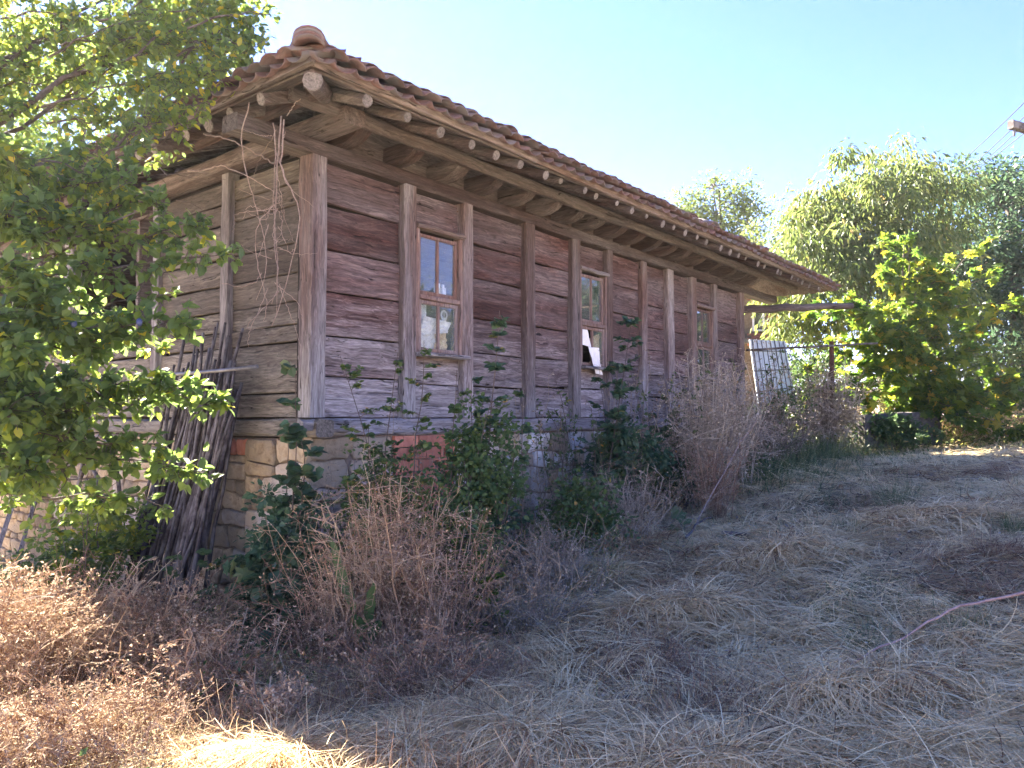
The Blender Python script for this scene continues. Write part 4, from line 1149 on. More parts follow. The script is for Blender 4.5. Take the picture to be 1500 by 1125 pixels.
# ------------------------------------------------------------------ bushes
def bush(name, label, cpt, rad, n, L, mat, T=T_DIA, sub=40, subr=.25, tb=(.1, .8), wid=1.0, cat_='bush', stems=8, hollow=.4):
    base = np.array([cpt[0], cpt[1], float(gz(cpt[0], cpt[1]))])
    root = empty(name, base, label=label, category=cat_)
    m = MB()
    sc = crown(np.array(cpt) - base, rad, n, L, T, sub, subr, 0.1, tb, m, wid, hollow)
    m.obj('foliage', mat, root)
    w = MB()
    for e in sc[:stems]: tube(w, bez((rng.normal(0, .05), rng.normal(0, .05), -.05), e, .0, 5, .03), np.linspace(.012, .003, 5), 4, cap=False)
    w.obj('stems', M_bark, root)

bush('ivy_bush', 'dense dark green bush against the stone base below the second window', W(925, 665, 8.8) , (.48, .4, .38), 2600, .06, M_leaf_teal, T_OVAL)
bush('ivy_bush', 'loose green bush swallowed by dry weeds between brick patch and bigger bush', W(660, 790, 5.5), (.35, .3, .42), 2600, .036, M_leaf_sap, T_OVAL, sub=60, tb=(.2, .95))
bush('ivy_bush', 'bluish low bush at the foot of the corner post', W(420, 800, 5.7), (.38, .3, .40), 1800, .055, M_leaf_teal, T_OVAL, sub=50)
bush('ivy_bush', 'leafy mound at the left foot of the brick patch', W(560, 740, 5.7), (.30, .25, .45), 2000, .036, M_leaf_sap, T_OVAL, sub=60, tb=(.1, .95))
bush('ivy_bush', 'mixed green mound under the whitewashed stones', W(850, 760, 6.9), (.45, .35, .38), 2400, .045, M_leaf_sap, T_OVAL, sub=60, tb=(.1, .9))
bush('ivy_bush', 'broad green bush at the foot of the wall between the first windows', W(712, 690, 5.9), (.33, .3, .62), 3400, .042, M_leaf_sap, T_OVAL, sub=70)
bush('shrub', 'dark shrub in the shade below the far end of the wall', W(1060, 690, 11.2), (.9, .6, .45), 3600, .07, M_leaf_dark, T_DIA, tb=(.2, 1))
bush('shrub', 'low dark shrub beneath the third window', W(985, 700, 9.6), (.5, .4, .35), 2000, .06, M_leaf_dark, T_DIA, tb=(.2, 1))
bush('shrub', 'sunlit yellow green shrub just past the house end', W(1150, 610, 16.0), (.85, .7, .45), 3600, .075, M_leaf_yel, T_DIA)
bush('shrub', 'green shrub under the drooping tree beside the rusty post', W(1190, 560, 17.0), (.7, .7, .7), 3000, .09, M_leaf_sap, T_DIA)
bush('shrub', 'trailing green leaves covering the front of the trough', W(1310, 628, 14.3), (.75, .25, .22), 900, .10, M_leaf_sap, T_OVAL, sub=30)
bush('shrub', 'leafy shrub filling the gap behind the maple trunk', W(1400, 560, 19.0), (2.4, 1.2, 1.2), 8000, .10, M_leaf_light, T_DIA, sub=80)
bush('shrub', 'sunny low shrub behind the maple with brown tips', W(1270, 590, 18.5), (1.6, 1.0, .7), 5000, .08, M_leaf_light, T_DIA, sub=70, tb=(.3, 1))
bush('shrub', 'bushy shrub under the dark tree near the right edge', W(1520, 590, 18.0), (1.8, 1.2, .9), 5000, .09, M_leaf_sap, T_DIA, sub=70)
bush('shrub', 'green shrub growing low before the yellow stones at left', W(150, 770, 6.9), (.5, .35, .42), 2400, .055, M_leaf_plum, T_OVAL, tb=(.2, .95))
bush('shrub', 'small dark shrub in front of the poles', W(100, 830, 6.6), (.5, .3, .25), 1200, .05, M_leaf_sap, T_OVAL)

# ------------------------------------------------------------------ saplings before the facade
def sapling(name, label, base_px, D, top, n_l, L, mat, T=T_OVAL, spread=.25, stems=1, tw=12, wid=1.0, indiv=0, y0=.1, r=.008, tb=(.2, .75), opp=False, dens=2.5):
    base = G(base_px, D); root = empty(name, base, label=label, category='sapling')
    tip = W(top[0], top[1], D + (top[2] if len(top) > 2 else 0)) - base
    m = MB(); Ps, Ds, Ns = [], [], []
    for s_ in range(stems):
        tp = tip * (1 if s_ == 0 else random.uniform(.6, .95)) + (0 if s_ == 0 else 1) * rng.normal(0, spread * .8, 3) * np.array([1, 1, .2])
        path = bez((rng.normal(0, .02), rng.normal(0, .02), -.03), tp, 0, 10, .0); bd = rng.normal(0, .05, 3); kk_ = np.linspace(0, 1, 10)[:, None]; path = path + np.sin(kk_ * math.pi * random.uniform(.8, 2.2)) * bd * kk_ + rng.normal(0, .005, (10, 3))
        tube(m, path, np.linspace(r, r * .25, 10), 5)
        H = np.linalg.norm(tp)
        k = tw
        for i in range(k):
            u = y0 + (1 - y0) * min(.999, (i + random.uniform(-.8, 1.2)) / k) if i else y0
            u = min(max(u, .03), .999)
            q = u * 9; a = int(min(q, 8)); B = path[a] * (1 - (q - a)) + path[a + 1] * (q - a)
            ang = random.random() * 6.28
            for side in ((0, math.pi) if opp else (0,)):
                d = np.array([math.cos(ang + side), math.sin(ang + side) * .8, random.uniform(.1, .6)])
                ln = spread * random.uniform(.35, 1.5) * (1.05 - u * .75)
                E_ = B + d * ln
                tube(m, np.array([B, (B + E_) / 2 + [0, 0, .01], E_]), [r * .35, r * .25, r * .12], 3, cap=False)
                nl = max(3, int(dens * n_l / (k * stems * (2 if opp else 1))))
                w = np.linspace(.25, 1.05, nl)[:, None] if nl > 1 else np.array([[1.]])
                P_ = B * (1 - w) + E_ * w
                sd = np.where(np.arange(nl) % 2 == 0, 1, -1)[:, None]
                pr = nrm(np.cross(d, [0, 0, 1.]))
                Ps.append(P_ + rng.normal(0, .004, (nl, 3))); Ds.append(nrm(nrm(d) * .5 + sd * pr * 1.0 + rng.normal(0, .35, (nl, 3)))); Ns.append(nrm(np.array([0, 0, 1.]) + rng.normal(0, .45, (nl, 3)) + np.array([0, -.4, 0])))
    P_, D_, N_ = np.concatenate(Ps), np.concatenate(Ds), np.concatenate(Ns); n = len(P_)
    Ls = L * rng.uniform(.5, 1.35, n); tint = np.clip(rng.uniform(tb[0], tb[1], n) + np.where(rng.random(n) < .05, .35, 0), 0, 1)
    m.obj('stem', M_bark, root)
    if indiv: leaf_parts(root, np.zeros(3), P_[:indiv], D_[:indiv], N_[:indiv], Ls[:indiv], T, mat, wid, tint[:indiv])
    if n > indiv:
        f = MB(); leaves(f, P_[indiv:], D_[indiv:], N_[indiv:], Ls[indiv:], T, wid, tint[indiv:]); f.obj('foliage', mat, root)
    return root

sapling('blue_green_sapling', 'tall blue green leafy sapling in front of the corner post', 425, 5.75, (432, 535), 230, .085, M_leaf_teal, T_OVAL, .17, 3, 15, indiv=200, r=.009, wid=1.5)
sapling('blue_green_sapling', 'bushy blue green sapling low beside the leaning poles', 395, 5.5, (385, 760), 260, .11, M_leaf_teal, T_MAPLE, .24, 4, 8, indiv=150, r=.008)
sapling('blue_green_sapling', 'short dark sapling with broad leaves under the corner post', 455, 5.3, (468, 790), 90, .09, M_leaf_teal, T_OVAL, .2, 3, 7, indiv=90, wid=1.5)
sapling('ash_sapling', 'slim sapling with paired leaflets before the corner stones', 512, 5.6, (505, 700), 60, .06, M_leaf_sap, T_OVAL, .12, 1, 9, indiv=60, wid=1.3, opp=True)
sapling('rose_sapling', 'straggly sapling with arching twigs below the nearest window', 612, 5.6, (610, 492), 620, .036, M_leaf_sap, T_OVAL, .34, 3, 22, wid=1.4, tb=(.2, .9))
sapling('rose_sapling', 'leafy sapling just left of the nearest window', 560, 5.7, (568, 520), 620, .036, M_leaf_sap, T_OVAL, .20, 3, 24, wid=1.4, tb=(.1, .8))
sapling('rose_sapling', 'thin sapling with round leaves right under the nearest window sill', 655, 5.7, (668, 545), 200, .045, M_leaf_sap, T_OVAL, .22, 2, 14, wid=1.6)
sapling('elder_sapling', 'tall thin elder sapling between the first and second windows', 690, 5.9, (735, 452), 300, .055, M_leaf_teal, T_OVAL, .19, 1, 22, wid=1.1, r=.010, opp=True)
sapling('elder_sapling', 'elder shoot with dark leaves right of the tall thin one', 762, 6.4, (772, 560), 240, .05, M_leaf_teal, T_OVAL, .18, 2, 14, wid=1.2)
sapling('elder_sapling', 'elder shoot left of the third wall post', 700, 6.0, (690, 560), 240, .048, M_leaf_teal, T_OVAL, .22, 2, 12, wid=1.2)
sapling('elder_sapling', 'tall thin sapling with a leafy top beside the second window', 872, 8.3, (925, 462), 330, .07, M_leaf_teal, T_OVAL, .30, 1, 22, wid=1.0, r=.010, opp=True)
sapling('elder_sapling', 'dark leaved sapling under the second window', 900, 8.6, (905, 530), 330, .065, M_leaf_teal, T_OVAL, .26, 3, 14, wid=1.2)
sapling('elder_sapling', 'small sapling by the post right of the second window', 968, 9.8, (982, 570), 240, .07, M_leaf_dark, T_OVAL, .3, 2, 12, wid=1.2, tb=(.3, .9))
sapling('plum_seedling', 'green seedling in front of the broad bush', 700, 5.2, (705, 790), 240, .035, M_leaf_yel, T_OVAL, .16, 3, 10, wid=1.3, tb=(.0, .5))
sapling('vine_shoot', 'young grapevine on the dark trough at right', 1300, 14.6, (1290, 612), 90, .13, M_leaf_sap, T_MAPLE, .5, 3, 8)
sapling('vine_shoot', 'young leafy shoot left of the poles', 130, 6.3, (135, 700), 220, .055, M_leaf_yel, T_OVAL, .28, 3, 10, wid=1.2, tb=(.0, .8))
sapling('vine_shoot', 'green shoot right in front of the poles', 300, 5.9, (310, 790), 110, .05, M_leaf_sap, T_OVAL, .2, 2, 9, wid=1.2)

def tall_weeds():
    protos = []
    for q in range(5):
        H = 1.15; st = MB(); fo = MB(); Pp, Dd, Ll = [], [], []
        bd = rng.normal(0, .07, 3)
        for s_ in range(random.randint(2, 4)):
            tip = np.array([rng.normal(0, .14), rng.normal(0, .10), H * random.uniform(.6, 1.1)])
            p = bez((rng.normal(0, .02), rng.normal(0, .02), -.04), tip, 0, 8, .012); p += np.sin(np.linspace(0, 2.6, 8))[:, None] * bd
            tube(st, p, np.linspace(.0042, .0012, 8), 4)
            for i in range(random.randint(14, 22)):
                u = random.uniform(.12, 1) * 7; a = int(min(u, 6)); B = p[a] + (p[a + 1] - p[a]) * (u - a)
                d = nrm(rng.normal(0, 1, 3) * [1, 1, .4] + [0, 0, .5]); ln = random.uniform(.04, .20) * (1.15 - u / 8)
                tube(st, np.array([B, B + d * ln]), [.0016, .0007], 3, cap=False)
                for j in range(random.randint(2, 6)):
                    Pp.append(B + d * ln * random.uniform(.3, 1)); Dd.append(nrm(d + rng.normal(0, .8, 3))); Ll.append(random.uniform(.012, .040) * (1.0 if q % 2 else .7))
        leaves(fo, np.array(Pp), np.array(Dd), nrm(rdir(len(Pp)) + np.array([0, -.3, .8])), np.array(Ll), T_DIA, 1.0 if q % 2 else .6, np.clip(rng.normal(.45, .25, len(Pp)), 0, 1))
        protos.append((st.mesh('stem', M_weedg if q % 2 == 0 else M_bark), fo.mesh('foliage', (M_weedg, M_leaf_sap, M_weed, M_leaf_sap, M_weedg)[q]), ('grey', 'green', 'tan', 'green', 'grey')[q]))
    for i in range(150):
        t = random.uniform(.3, 10.3) if i < 125 else random.uniform(-.3, 1.5); s = -abs(random.gauss(0, .42)) - .10
        p = HL(t, s); z = float(gz(p[0], p[1])); q = random.randrange(5)
        pr = protos[q]; c = pr[2]
        root = empty('tall_weed', (p[0], p[1], z), random.random() * 6.28, label='wispy %s weed in the tangle along the front wall' % c, category='weed', group='wispy %s weeds along the front wall' % c)
        sc = random.uniform(.5, 1.45) * (1 + .05 * t) * (.75 if 1.9 < t < 2.7 else 1)
        root.scale = (sc * random.uniform(.8, 1.3), sc * random.uniform(.8, 1.3), sc)
        link('stem', pr[0], root); link('foliage', pr[1], root)
tall_weeds()

# ------------------------------------------------------------------ horseradish-like plants with long leaves
def longleaf(label, px, D, tips):
    base = G(px, D); root = empty('dock_plant', base, label=label, category='plant')
    for (tx, ty, dd, w) in tips:
        tip = W(tx, ty, D + dd) - base
        n = 9; path = bez((0, 0, 0), tip, .06, n, .006)
        d = nrm(np.gradient(path, axis=0)); sd = nrm(np.cross(d, [0, -1., .3]))
        k = np.linspace(0, 1, n); wd = w * np.clip(np.sin(np.clip((k - .25) / .75, 0, 1) * math.pi) ** .7, .06, 1) * (1 + .15 * np.sin(k * 40))
        wd[-1] = .002
        lft = path + sd * wd[:, None] + np.array([0, 0, .01]) ; rgt = path - sd * wd[:, None] + np.array([0, 0, .01])
        v = np.concatenate([path, lft, rgt]); f = []
        for i in range(n - 1): f += [(i, i+1, n+i+1, n+i), (i, 2*n+i, 2*n+i+1, i+1)]
        m = MB(); m.add(v, None, f, random.uniform(.3, .8)); m.obj('leaf', M_leaf_sap, root, smooth=True)
longleaf('tall dock plant with long wavy green leaves at the shade edge', 538, 4.9, [(482, 788, 0, .036), (548, 855, -.1, .032), (515, 905, -.15, .04), (560, 915, -.1, .035)])
longleaf('dock plant with long drooping green leaf in the dry grass below the wall', 1000, 8.0, [(985, 745, 0, .07), (1003, 760, .1, .08), (975, 790, 0, .05)])

# ------------------------------------------------------------------ dry weeds
def weed(name, label, px, D, H, spread, nst, mat, seeds=1.0, tb=(.2, .9), r=.0022, seedL=.014, group=None, lean=0.0):
    nst = int(nst * 1.5); r *= 1.25; H *= 1.12
    base = G(px, D); root = empty(name, base, label=label, category='weed', group=group)
    m = MB(); sm = MB()
    Pp, Dd, Ll = [], [], []
    for _ in range(nst):
        b = np.array([rng.normal(0, spread * .35), rng.normal(0, spread * .3), -.03])
        tip = b + np.array([rng.normal(lean, spread), rng.normal(0, spread * .8), H * random.uniform(.55, 1.05)])
        path = bez(b, tip, -.0, 5, .025); path[3:, 2] -= random.uniform(0, .08) * H
        tn = random.uniform(*tb); r0 = r; r = r * random.choice((.6, .8, 1, 1.3, 2.0))
        tube(m, path, np.linspace(r, r * .5, 5), 3, tn, cap=False)
        for i in range(random.randint(4, 8)):
            u = random.uniform(.3, 1); q = u * 4; a = int(min(q, 3)); B = path[a] + (path[a + 1] - path[a]) * (q - a)
            d = nrm(rng.normal(0, 1, 3) * np.array([1, 1, .5]) + np.array([0, 0, .35])); ln = H * random.uniform(.08, .28)
            E_ = B + d * ln
            tube(m, np.array([B, B + d * ln * .5 + [0, 0, .01], E_]), [r * .6, r * .45, r * .3], 3, tn, cap=False)
            for jj in range(3):
                d2 = nrm(d + rng.normal(0, .7, 3)); s0 = B + d * ln * random.uniform(.4, 1); e2 = s0 + d2 * ln * .45
                tube(m, np.array([s0, e2]), [r * .4, r * .25], 3, tn, cap=False)
                ns = rng.poisson(2.2 * seeds)
                for _s in range(ns):
                    Pp.append(s0 + (e2 - s0) * random.uniform(.4, 1)); Dd.append(nrm(d2 + rng.normal(0, .6, 3))); Ll.append(seedL * random.uniform(.6, 1.5))
        r = r0
    m.obj('stems', mat, root)
    if Pp:
        leaves(sm, np.array(Pp), np.array(Dd), rdir(len(Pp)), np.array(Ll), T_DIA, 1.1, rng.uniform(tb[0] + .1, min(1, tb[1] + .15), len(Pp))); sm.obj('seed_heads', mat, root)

weed('dry_weed', 'big rust brown dried weed below the brick patch', 585, 5.1, 1.05, .22, 55, M_weed, .8, (.35, 1))
weed('dry_weed', 'rust brown weed leaning left of the brick patch', 520, 5.0, .85, .20, 45, M_weed, .8, (.35, 1))
weed('dry_weed', 'rust brown weed right of the big one, under the window', 655, 5.0, .80, .26, 45, M_weed, .8, (.25, .9))
weed('dry_weed', 'low brown weed on the shaded slope in front of the big one', 620, 4.4, .42, .28, 60, M_weed, .6, (.2, .8))
weed('dry_weed', 'grey brown weed in front of the broad green bush', 760, 5.2, .62, .30, 45, M_weedg, .6, (.15, .75))
weed('dry_weed', 'brown weed before the whitewashed stones', 820, 6.0, .60, .34, 50, M_weedg, .5, (.2, .8))
weed('dry_weed', 'tall grey stalks by the dark green bush', 930, 7.4, .75, .30, 45, M_weedg, .5, (.2, .9))
weed('dry_weed', 'feathery grey flowering weed in front of the third window', 1035, 9.4, 1.65, .30, 60, M_weedg, 1.3, (.35, 1), .003, .026)
weed('dry_weed', 'second feathery weed right of the third window', 1075, 10.2, 1.55, .28, 50, M_weedg, 1.2, (.35, 1), .003, .024)
weed('dry_weed', 'brown hanging weed clump beside the long leaved plant', 1050, 8.6, .8, .14, 45, M_weed, .6, (.2, .8))
weed('dry_weed', 'column of grey brown stalks climbing beneath the rusty post', 1212, 14.2, 1.5, .22, 70, M_weedg, 1.2, (.2, .9), .005, .04)
weed('dry_weed', 'grey tangle of stalks in front of the ribbed panel', 1128, 13.8, 1.1, .35, 60, M_weedg, 1.4, (.3, 1), .005, .045)
weed('dry_weed', 'dull stalks in the dark grass at the far end of the wall', 1110, 12.0, .8, .4, 60, M_weedg, .6, (.1, .7), .004, .02)
weed('dry_weed', 'sunlit seed headed weed at the far left edge', 15, 4.8, .85, .35, 75, M_weed, 1.5, (.4, 1), .0026, .018)
weed('dry_weed', 'sunlit weed with dark seed heads below the leaning boards', 75, 5.3, .80, .35, 70, M_weed, 1.5, (.3, 1), .0026, .018)
weed('dry_weed', 'sunlit dry weed in front of the green shoot', 150, 5.0, .62, .36, 70, M_weed, 1.2, (.35, 1), .0026, .016)
weed('dry_weed', 'dry weed with pale seed heads at the foot of the poles', 255, 5.3, .62, .26, 55, M_weed, 1.3, (.3, 1), .0026, .016)
weed('dry_weed', 'low orange brown weed at the edge of the sunlit patch', 330, 4.6, .42, .30, 50, M_weed, 1.0, (.3, 1), .0024, .016)
weed('dry_weed', 'low dry weed at lower left in the sun', 70, 4.0, .40, .36, 70, M_weed, 1.2, (.4, 1), .0022, .013)
weed('dry_weed', 'low dry weed in the lower left corner', -10, 3.6, .42, .3, 60, M_weed, 1.2, (.4, 1), .0022, .013)
weed('dry_weed', 'low tangled dry weed beside the sunlit straw', 200, 4.0, .36, .34, 60, M_weed, 1.0, (.3, .95), .0022, .013)
weed('dry_weed', 'small reddish weed standing at the shade edge', 400, 4.0, .30, .10, 14, M_weed, 1.8, (.5, .9), .0028, .018)
weed('dry_weed', 'brown weed behind the blue green sapling', 470, 5.0, .50, .22, 40, M_weed, .7, (.2, .8))
weed('dry_weed', 'sunlit brown weed under the maple', 1270, 15.6, .7, .5, 50, M_weed, 1.2, (.5, 1), .005, .04)
weed('dry_weed', 'sunlit brown weed right of the maple trunk', 1390, 15.8, .7, .6, 60, M_weed, 1.2, (.5, 1), .005, .04)
weed('dry_weed', 'sunlit brown weed at the right edge beyond the grass', 1480, 16.0, .8, .6, 60, M_weed, 1.2, (.5, 1), .005, .04)

# ------------------------------------------------------------------ hay and grass masses
def strands(x, y, L, wid, tint, flat=.25, swirl=None, lift=.02, seg=4, curl=.6, upr=0.0, cvm=-.5, thn=1.3):
    n = len(x)
    if swirl is None: swirl = fbm(x * .55 + 7, y * .55 + 3, 2) * 4 * math.pi
    th = swirl + rng.normal(0, thn, n)
    z = gz(x, y) + rng.uniform(0, 1, n) ** 2 * lift
    el = rng.normal(.10, flat, n) + upr
    cu = rng.normal(0, curl, n); cv = rng.normal(cvm, min(curl * .8, .5), n)
    pts = [np.stack([x, y, z], -1)]
    p = pts[0].copy(); st = L / seg
    for i in range(seg):
        d = np.stack([np.cos(th) * np.cos(el), np.sin(th) * np.cos(el), np.sin(el)], -1)
        p = p + d * st[:, None]
        g = gz(p[:, 0], p[:, 1]) + .004
        p[:, 2] = np.maximum(p[:, 2], g)
        pts.append(p.copy()); th = th + cu / seg; el = el + cv / seg
    P_ = np.stack(pts, 1)            # n, seg+1, 3
    d = nrm(P_[:, -1] - P_[:, 0]); side = nrm(np.cross(d, rdir(n) * .5 + np.array([0, 0, 1.]))) 
    w = wid[:, None] * np.linspace(1, .35, seg + 1)[None]
    A = P_ + side[:, None] * w[..., None] / 2; B = P_ - side[:, None] * w[..., None] / 2
    v = np.stack([A, B], 2).reshape(n, -1, 3)
    m = (seg + 1) * 2
    f = np.array([(2*i, 2*i+1, 2*i+3, 2*i+2) for i in range(seg)])
    F = (f[None] + (np.arange(n) * m)[:, None, None]).reshape(-1, 4)
    return v.reshape(-1, 3), F, np.repeat(tint, m)

def in_house(x, y, pad=0.0):
    p = np.stack([x - K[0], y - K[1]], -1); t = p @ U; s = p @ V
    return (t > -.0 - pad) & (s > -.0 - pad) & (t < 9.3 + pad)

def hay():
    def sample(n, d0, d1, pw=1.0, spread=.80):
        D = np.exp(rng.uniform(math.log(d0), math.log(d1), n)); X = rng.uniform(-spread, spread, n) * D
        return X, D
    m = MB()
    X, D = sample(150000, 2.4, 15.5)
    h = in_house(X, D)
    # keep the mown hay in the open area to the right; thinner on the overgrown left
    p = np.stack([X - K[0], D - K[1]], -1); s = -(p @ V); t = p @ U
    nz = fbm(X * .9 + 11, D * .9, 3)
    keep = ~h & (rng.random(len(X)) < np.clip(.35 + .9 * nz, .2, 1))
    overg = (t < 1.0) & (X < -.6)
    keep &= ~(overg & (rng.random(len(X)) < .45))
    X, D = X[keep], D[keep]; n = len(X)
    L = rng.uniform(.12, .42, n); w = rng.uniform(.0022, .0058, n) * (D / 3.0) ** .75
    patch = fbm(X * .7 + 31, D * .7 + 8, 3)
    red = fbm(X * .8 + 61, D * .8 + 80, 2)
    tint = np.clip(.56 + 1.1 * (patch - .2) + rng.normal(.02, .36, n) - np.where(red > .66, .3, 0), 0, 1)
    v, F, tt = strands(X, D, L * 1.15, w, tint, .10, lift=.05, curl=2.0)
    m.add(v, None, F, tt)
    # pale rolls of raked straw
    for (px, D0, wx, wy, ang, cnt) in ((980, 5.2, .9, .35, .5, 6500), (760, 3.5, .6, .22, -.6, 5000), (1010, 3.1, .9, .25, .05, 7000), (1250, 3.7, .9, .35, .2, 5000), (880, 6.2, .35, .3, .9, 2000), (1350, 7.2, 1.2, .4, .1, 4000), (600, 3.45, .3, .22, 1.3, 2600), (430, 3.55, .35, .25, .1, 3500), (1130, 6.3, .8, .3, .4, 3500)):
        c = G(px, D0); q = rng.normal(0, 1, (cnt, 2)) * [wx * .5, wy * .5]
        X = c[0] + q[:, 0] * math.cos(ang) - q[:, 1] * math.sin(ang); Y = c[1] + q[:, 0] * math.sin(ang) + q[:, 1] * math.cos(ang)
        k = Y > 2.2; X, Y = X[k], Y[k]; n = len(X)
        if not n: continue
        r2 = (q[k, 0] / wx) ** 2 + (q[k, 1] / wy) ** 2
        L = rng.uniform(.18, .5, n)
        v, F, tt = strands(X, Y, L, rng.uniform(.0024, .0062, n) * (Y / 3.2) ** .7, np.clip(rng.normal(.66, .34, n), 0, 1), .18, upr=.22, cvm=-1.6, curl=1.1, swirl=ang + rng.normal(0, .8, n) + .5 * np.sin(X * 3), lift=.02)
        v[:, 2] += np.repeat(.13 * np.exp(-r2 * 2.2), 10)
        m.add(v, None, F, tt)
    # raked locks: small bundles of parallel straws lying across each other
    nl = 2600; X, D = sample(nl, 2.5, 12); k = ~in_house(X, D, .1); X, D = X[k], D[k]; nl = len(X); per = 15
    p = np.stack([X - K[0], D - K[1]], -1); keep = ~(((p @ U) < .9) & (X < -.7)); X, D = X[keep], D[keep]; nl = len(X)
    ang = rng.uniform(0, 2 * math.pi, nl); wd_ = rng.uniform(.01, .05, nl) * (.7 + D / 8)
    q = np.repeat(np.arange(nl), per); off = rng.normal(0, 1, len(q)) * wd_[q]; al = rng.normal(0, .06, len(q))
    x = X[q] - np.sin(ang[q]) * off + np.cos(ang[q]) * al; y = D[q] + np.cos(ang[q]) * off + np.sin(ang[q]) * al
    lt = np.clip(rng.normal(.76, .2, nl), 0, 1)
    lt = np.where(fbm(X * .8 + 61, D * .8 + 80, 2) > .66, rng.uniform(.12, .3, nl), lt)
    v, F, tt = strands(x, y, rng.uniform(.12, .34, nl)[q] * rng.uniform(.7, 1.3, len(q)) * (.8 + D[q] / 14), rng.uniform(.003, .0055, len(q)) * (D[q] / 3.2) ** .6, np.clip(lt[q] + rng.normal(0, .13, len(q)), 0, 1), .08, swirl=None if False else ang[q] - 0, lift=.02, curl=.5, cvm=-.7, upr=.22, thn=.12)
    v[:, 2] += np.repeat((rng.uniform(.02, .10, nl))[q], 10)
    m.add(v, None, F, tt)
    X, D = sample(2600, 2.6, 10); k = ~in_house(X, D, .05); X, D = X[k], D[k]; n = len(X)
    v, F, tt = strands(X, D, rng.uniform(.3, .8, n), rng.uniform(.005, .009, n), np.clip(rng.normal(.6, .3, n), 0, 1), .12, lift=.10, curl=.9, cvm=-.3)
    m.add(v, None, F, tt)
    m.obj('hay', M_hay, kind='stuff')
    m = MB(); X, D = sample(14000, 2.6, 13); k = ~in_house(X, D, .02); X, D = X[k], D[k]; n = len(X)
    P_ = np.stack([X, D, gz(X, D) + rng.uniform(.01, .09, n)], -1)
    leaves(m, P_, rdir(n) * [1, 1, .3], nrm(rdir(n) * .5 + np.array([0, 0, 1.2])), rng.uniform(.008, .04, n) * (.6 + D / 8), T_DIA, 1.1, np.clip(rng.normal(.3, .3, n), 0, 1))
    m.obj('leaf_litter', M_weedg, kind='stuff')
    # overgrown dry undergrowth on the left and at the foot of the walls
    m = MB()
    X, D = sample(60000, 2.5, 9.0)
    p = np.stack([X - K[0], D - K[1]], -1); s = -(p @ V); t = p @ U
    keep = ~in_house(X, D, .02) & (((t < 1.2) & (X < .2)) | ((s < 1.5) & (t > 0))) & (rng.random(len(X)) < .8)
    X, D = X[keep], D[keep]; n = len(X)
    ln = rng.uniform(.08, .30, n); tint = np.clip(rng.normal(.45, .25, n), 0, 1)
    v, F, tt = strands(X, D, ln, rng.uniform(.0018, .0036, n), tint, .55, swirl=rng.uniform(0, 6.28, n), lift=.10, upr=.5, curl=1.2)
    m.add(v, None, F, tt); m.obj('dry_undergrowth', M_weed, kind='stuff')
    m = MB()
    for (px, D0, wx, wy, cnt) in ((960, 4.2, .35, .5, 2600), (1080, 3.6, .5, .25, 2200), (640, 4.3, .5, .3, 2600), (880, 4.8, .3, .3, 1200), (1420, 6.0, .5, .3, 1200)):
        c = G(px, D0); X = c[0] + rng.normal(0, wx, cnt) * .6; Y = c[1] + rng.normal(0, wy, cnt) * .6
        v, F, tt = strands(X, Y, rng.uniform(.06, .22, cnt), rng.uniform(.002, .0035, cnt), np.clip(rng.normal(.35, .2, cnt), 0, 1), .5, swirl=rng.uniform(0, 6.28, cnt), lift=.10, upr=.35, curl=1.5)
        m.add(v, None, F, tt)
    m.obj('rust_coloured_thatch', M_weed, kind='stuff')
    # leafy ground cover low in the shade and on the left
    m = MB()
    X, D = sample(26000, 2.6, 13.0)
    p = np.stack([X - K[0], D - K[1]], -1); s = -(p @ V); t = p @ U
    nz = fbm(X * 1.3 + 5, D * 1.3 + 55, 2)
    keep = ~in_house(X, D, .02) & (((s < 1.1) & (t > -.4)) | ((t < .3) & (X < -.8) & (nz > .5))) & (rng.random(len(X)) < .9)
    X, D = X[keep], D[keep]; n = len(X)
    P_ = np.stack([X, D, gz(X, D) + rng.uniform(0, 1, n) ** 1.5 * .26], -1)
    leaves(m, P_, rdir(n), nrm(rdir(n) + np.array([0, 0, 1.2])), rng.uniform(.018, .045, n), T_DIA, 1.3, np.clip(rng.normal(.35, .22, n) + np.where(rng.random(n) < .08, .5, 0), 0, 1))
    m.obj('leafy_undergrowth', M_leaf_sap, kind='stuff')
    # green grass further right / behind
    m = MB()
    X, D = sample(60000, 3.0, 17.5)
    nz = fbm(X * .8 + 91, D * .8 + 12, 3)
    keep = ~in_house(X, D) & (rng.random(len(X)) < np.clip((nz - .54) * 5, 0, 1) * np.clip(.12 + (D - 4) / 9, .05, .8))
    X, D = X[keep], D[keep]; n = len(X)
    v, F, tt = strands(X, D, rng.uniform(.06, .2, n), rng.uniform(.003, .005, n) * (1 + D / 12), np.clip(rng.normal(.5, .3, n), 0, 1), .4, swirl=rng.uniform(0, 6.28, n), lift=.03, upr=.8, curl=.7)
    m.add(v, None, F, tt)
    # dark long grass at the far foot of the wall
    X = []; 
    n = 14000
    t_ = rng.uniform(5.5, 11.5, n); s_ = -np.abs(rng.normal(0, .8, n)) - .05
    X = K[0] + t_ * U[0] + s_ * V[0]; Y = K[1] + t_ * U[1] + s_ * V[1]
    v, F, tt = strands(X, Y, rng.uniform(.2, .55, n), rng.uniform(.005, .008, n), np.clip(rng.normal(.3, .25, n), 0, 1), .3, swirl=rng.uniform(0, 6.28, n), lift=.03, upr=.9, curl=1.0)
    m.add(v, None, F, tt)
    m.obj('green_grass', M_grass, kind='stuff')
    # sunlit brush along the far edge of the clearing
    m = MB(); n = 22000
    X = rng.uniform(5.2, 15.5, n); D = 15.2 + rng.normal(0, 1.0, n) + .08 * X
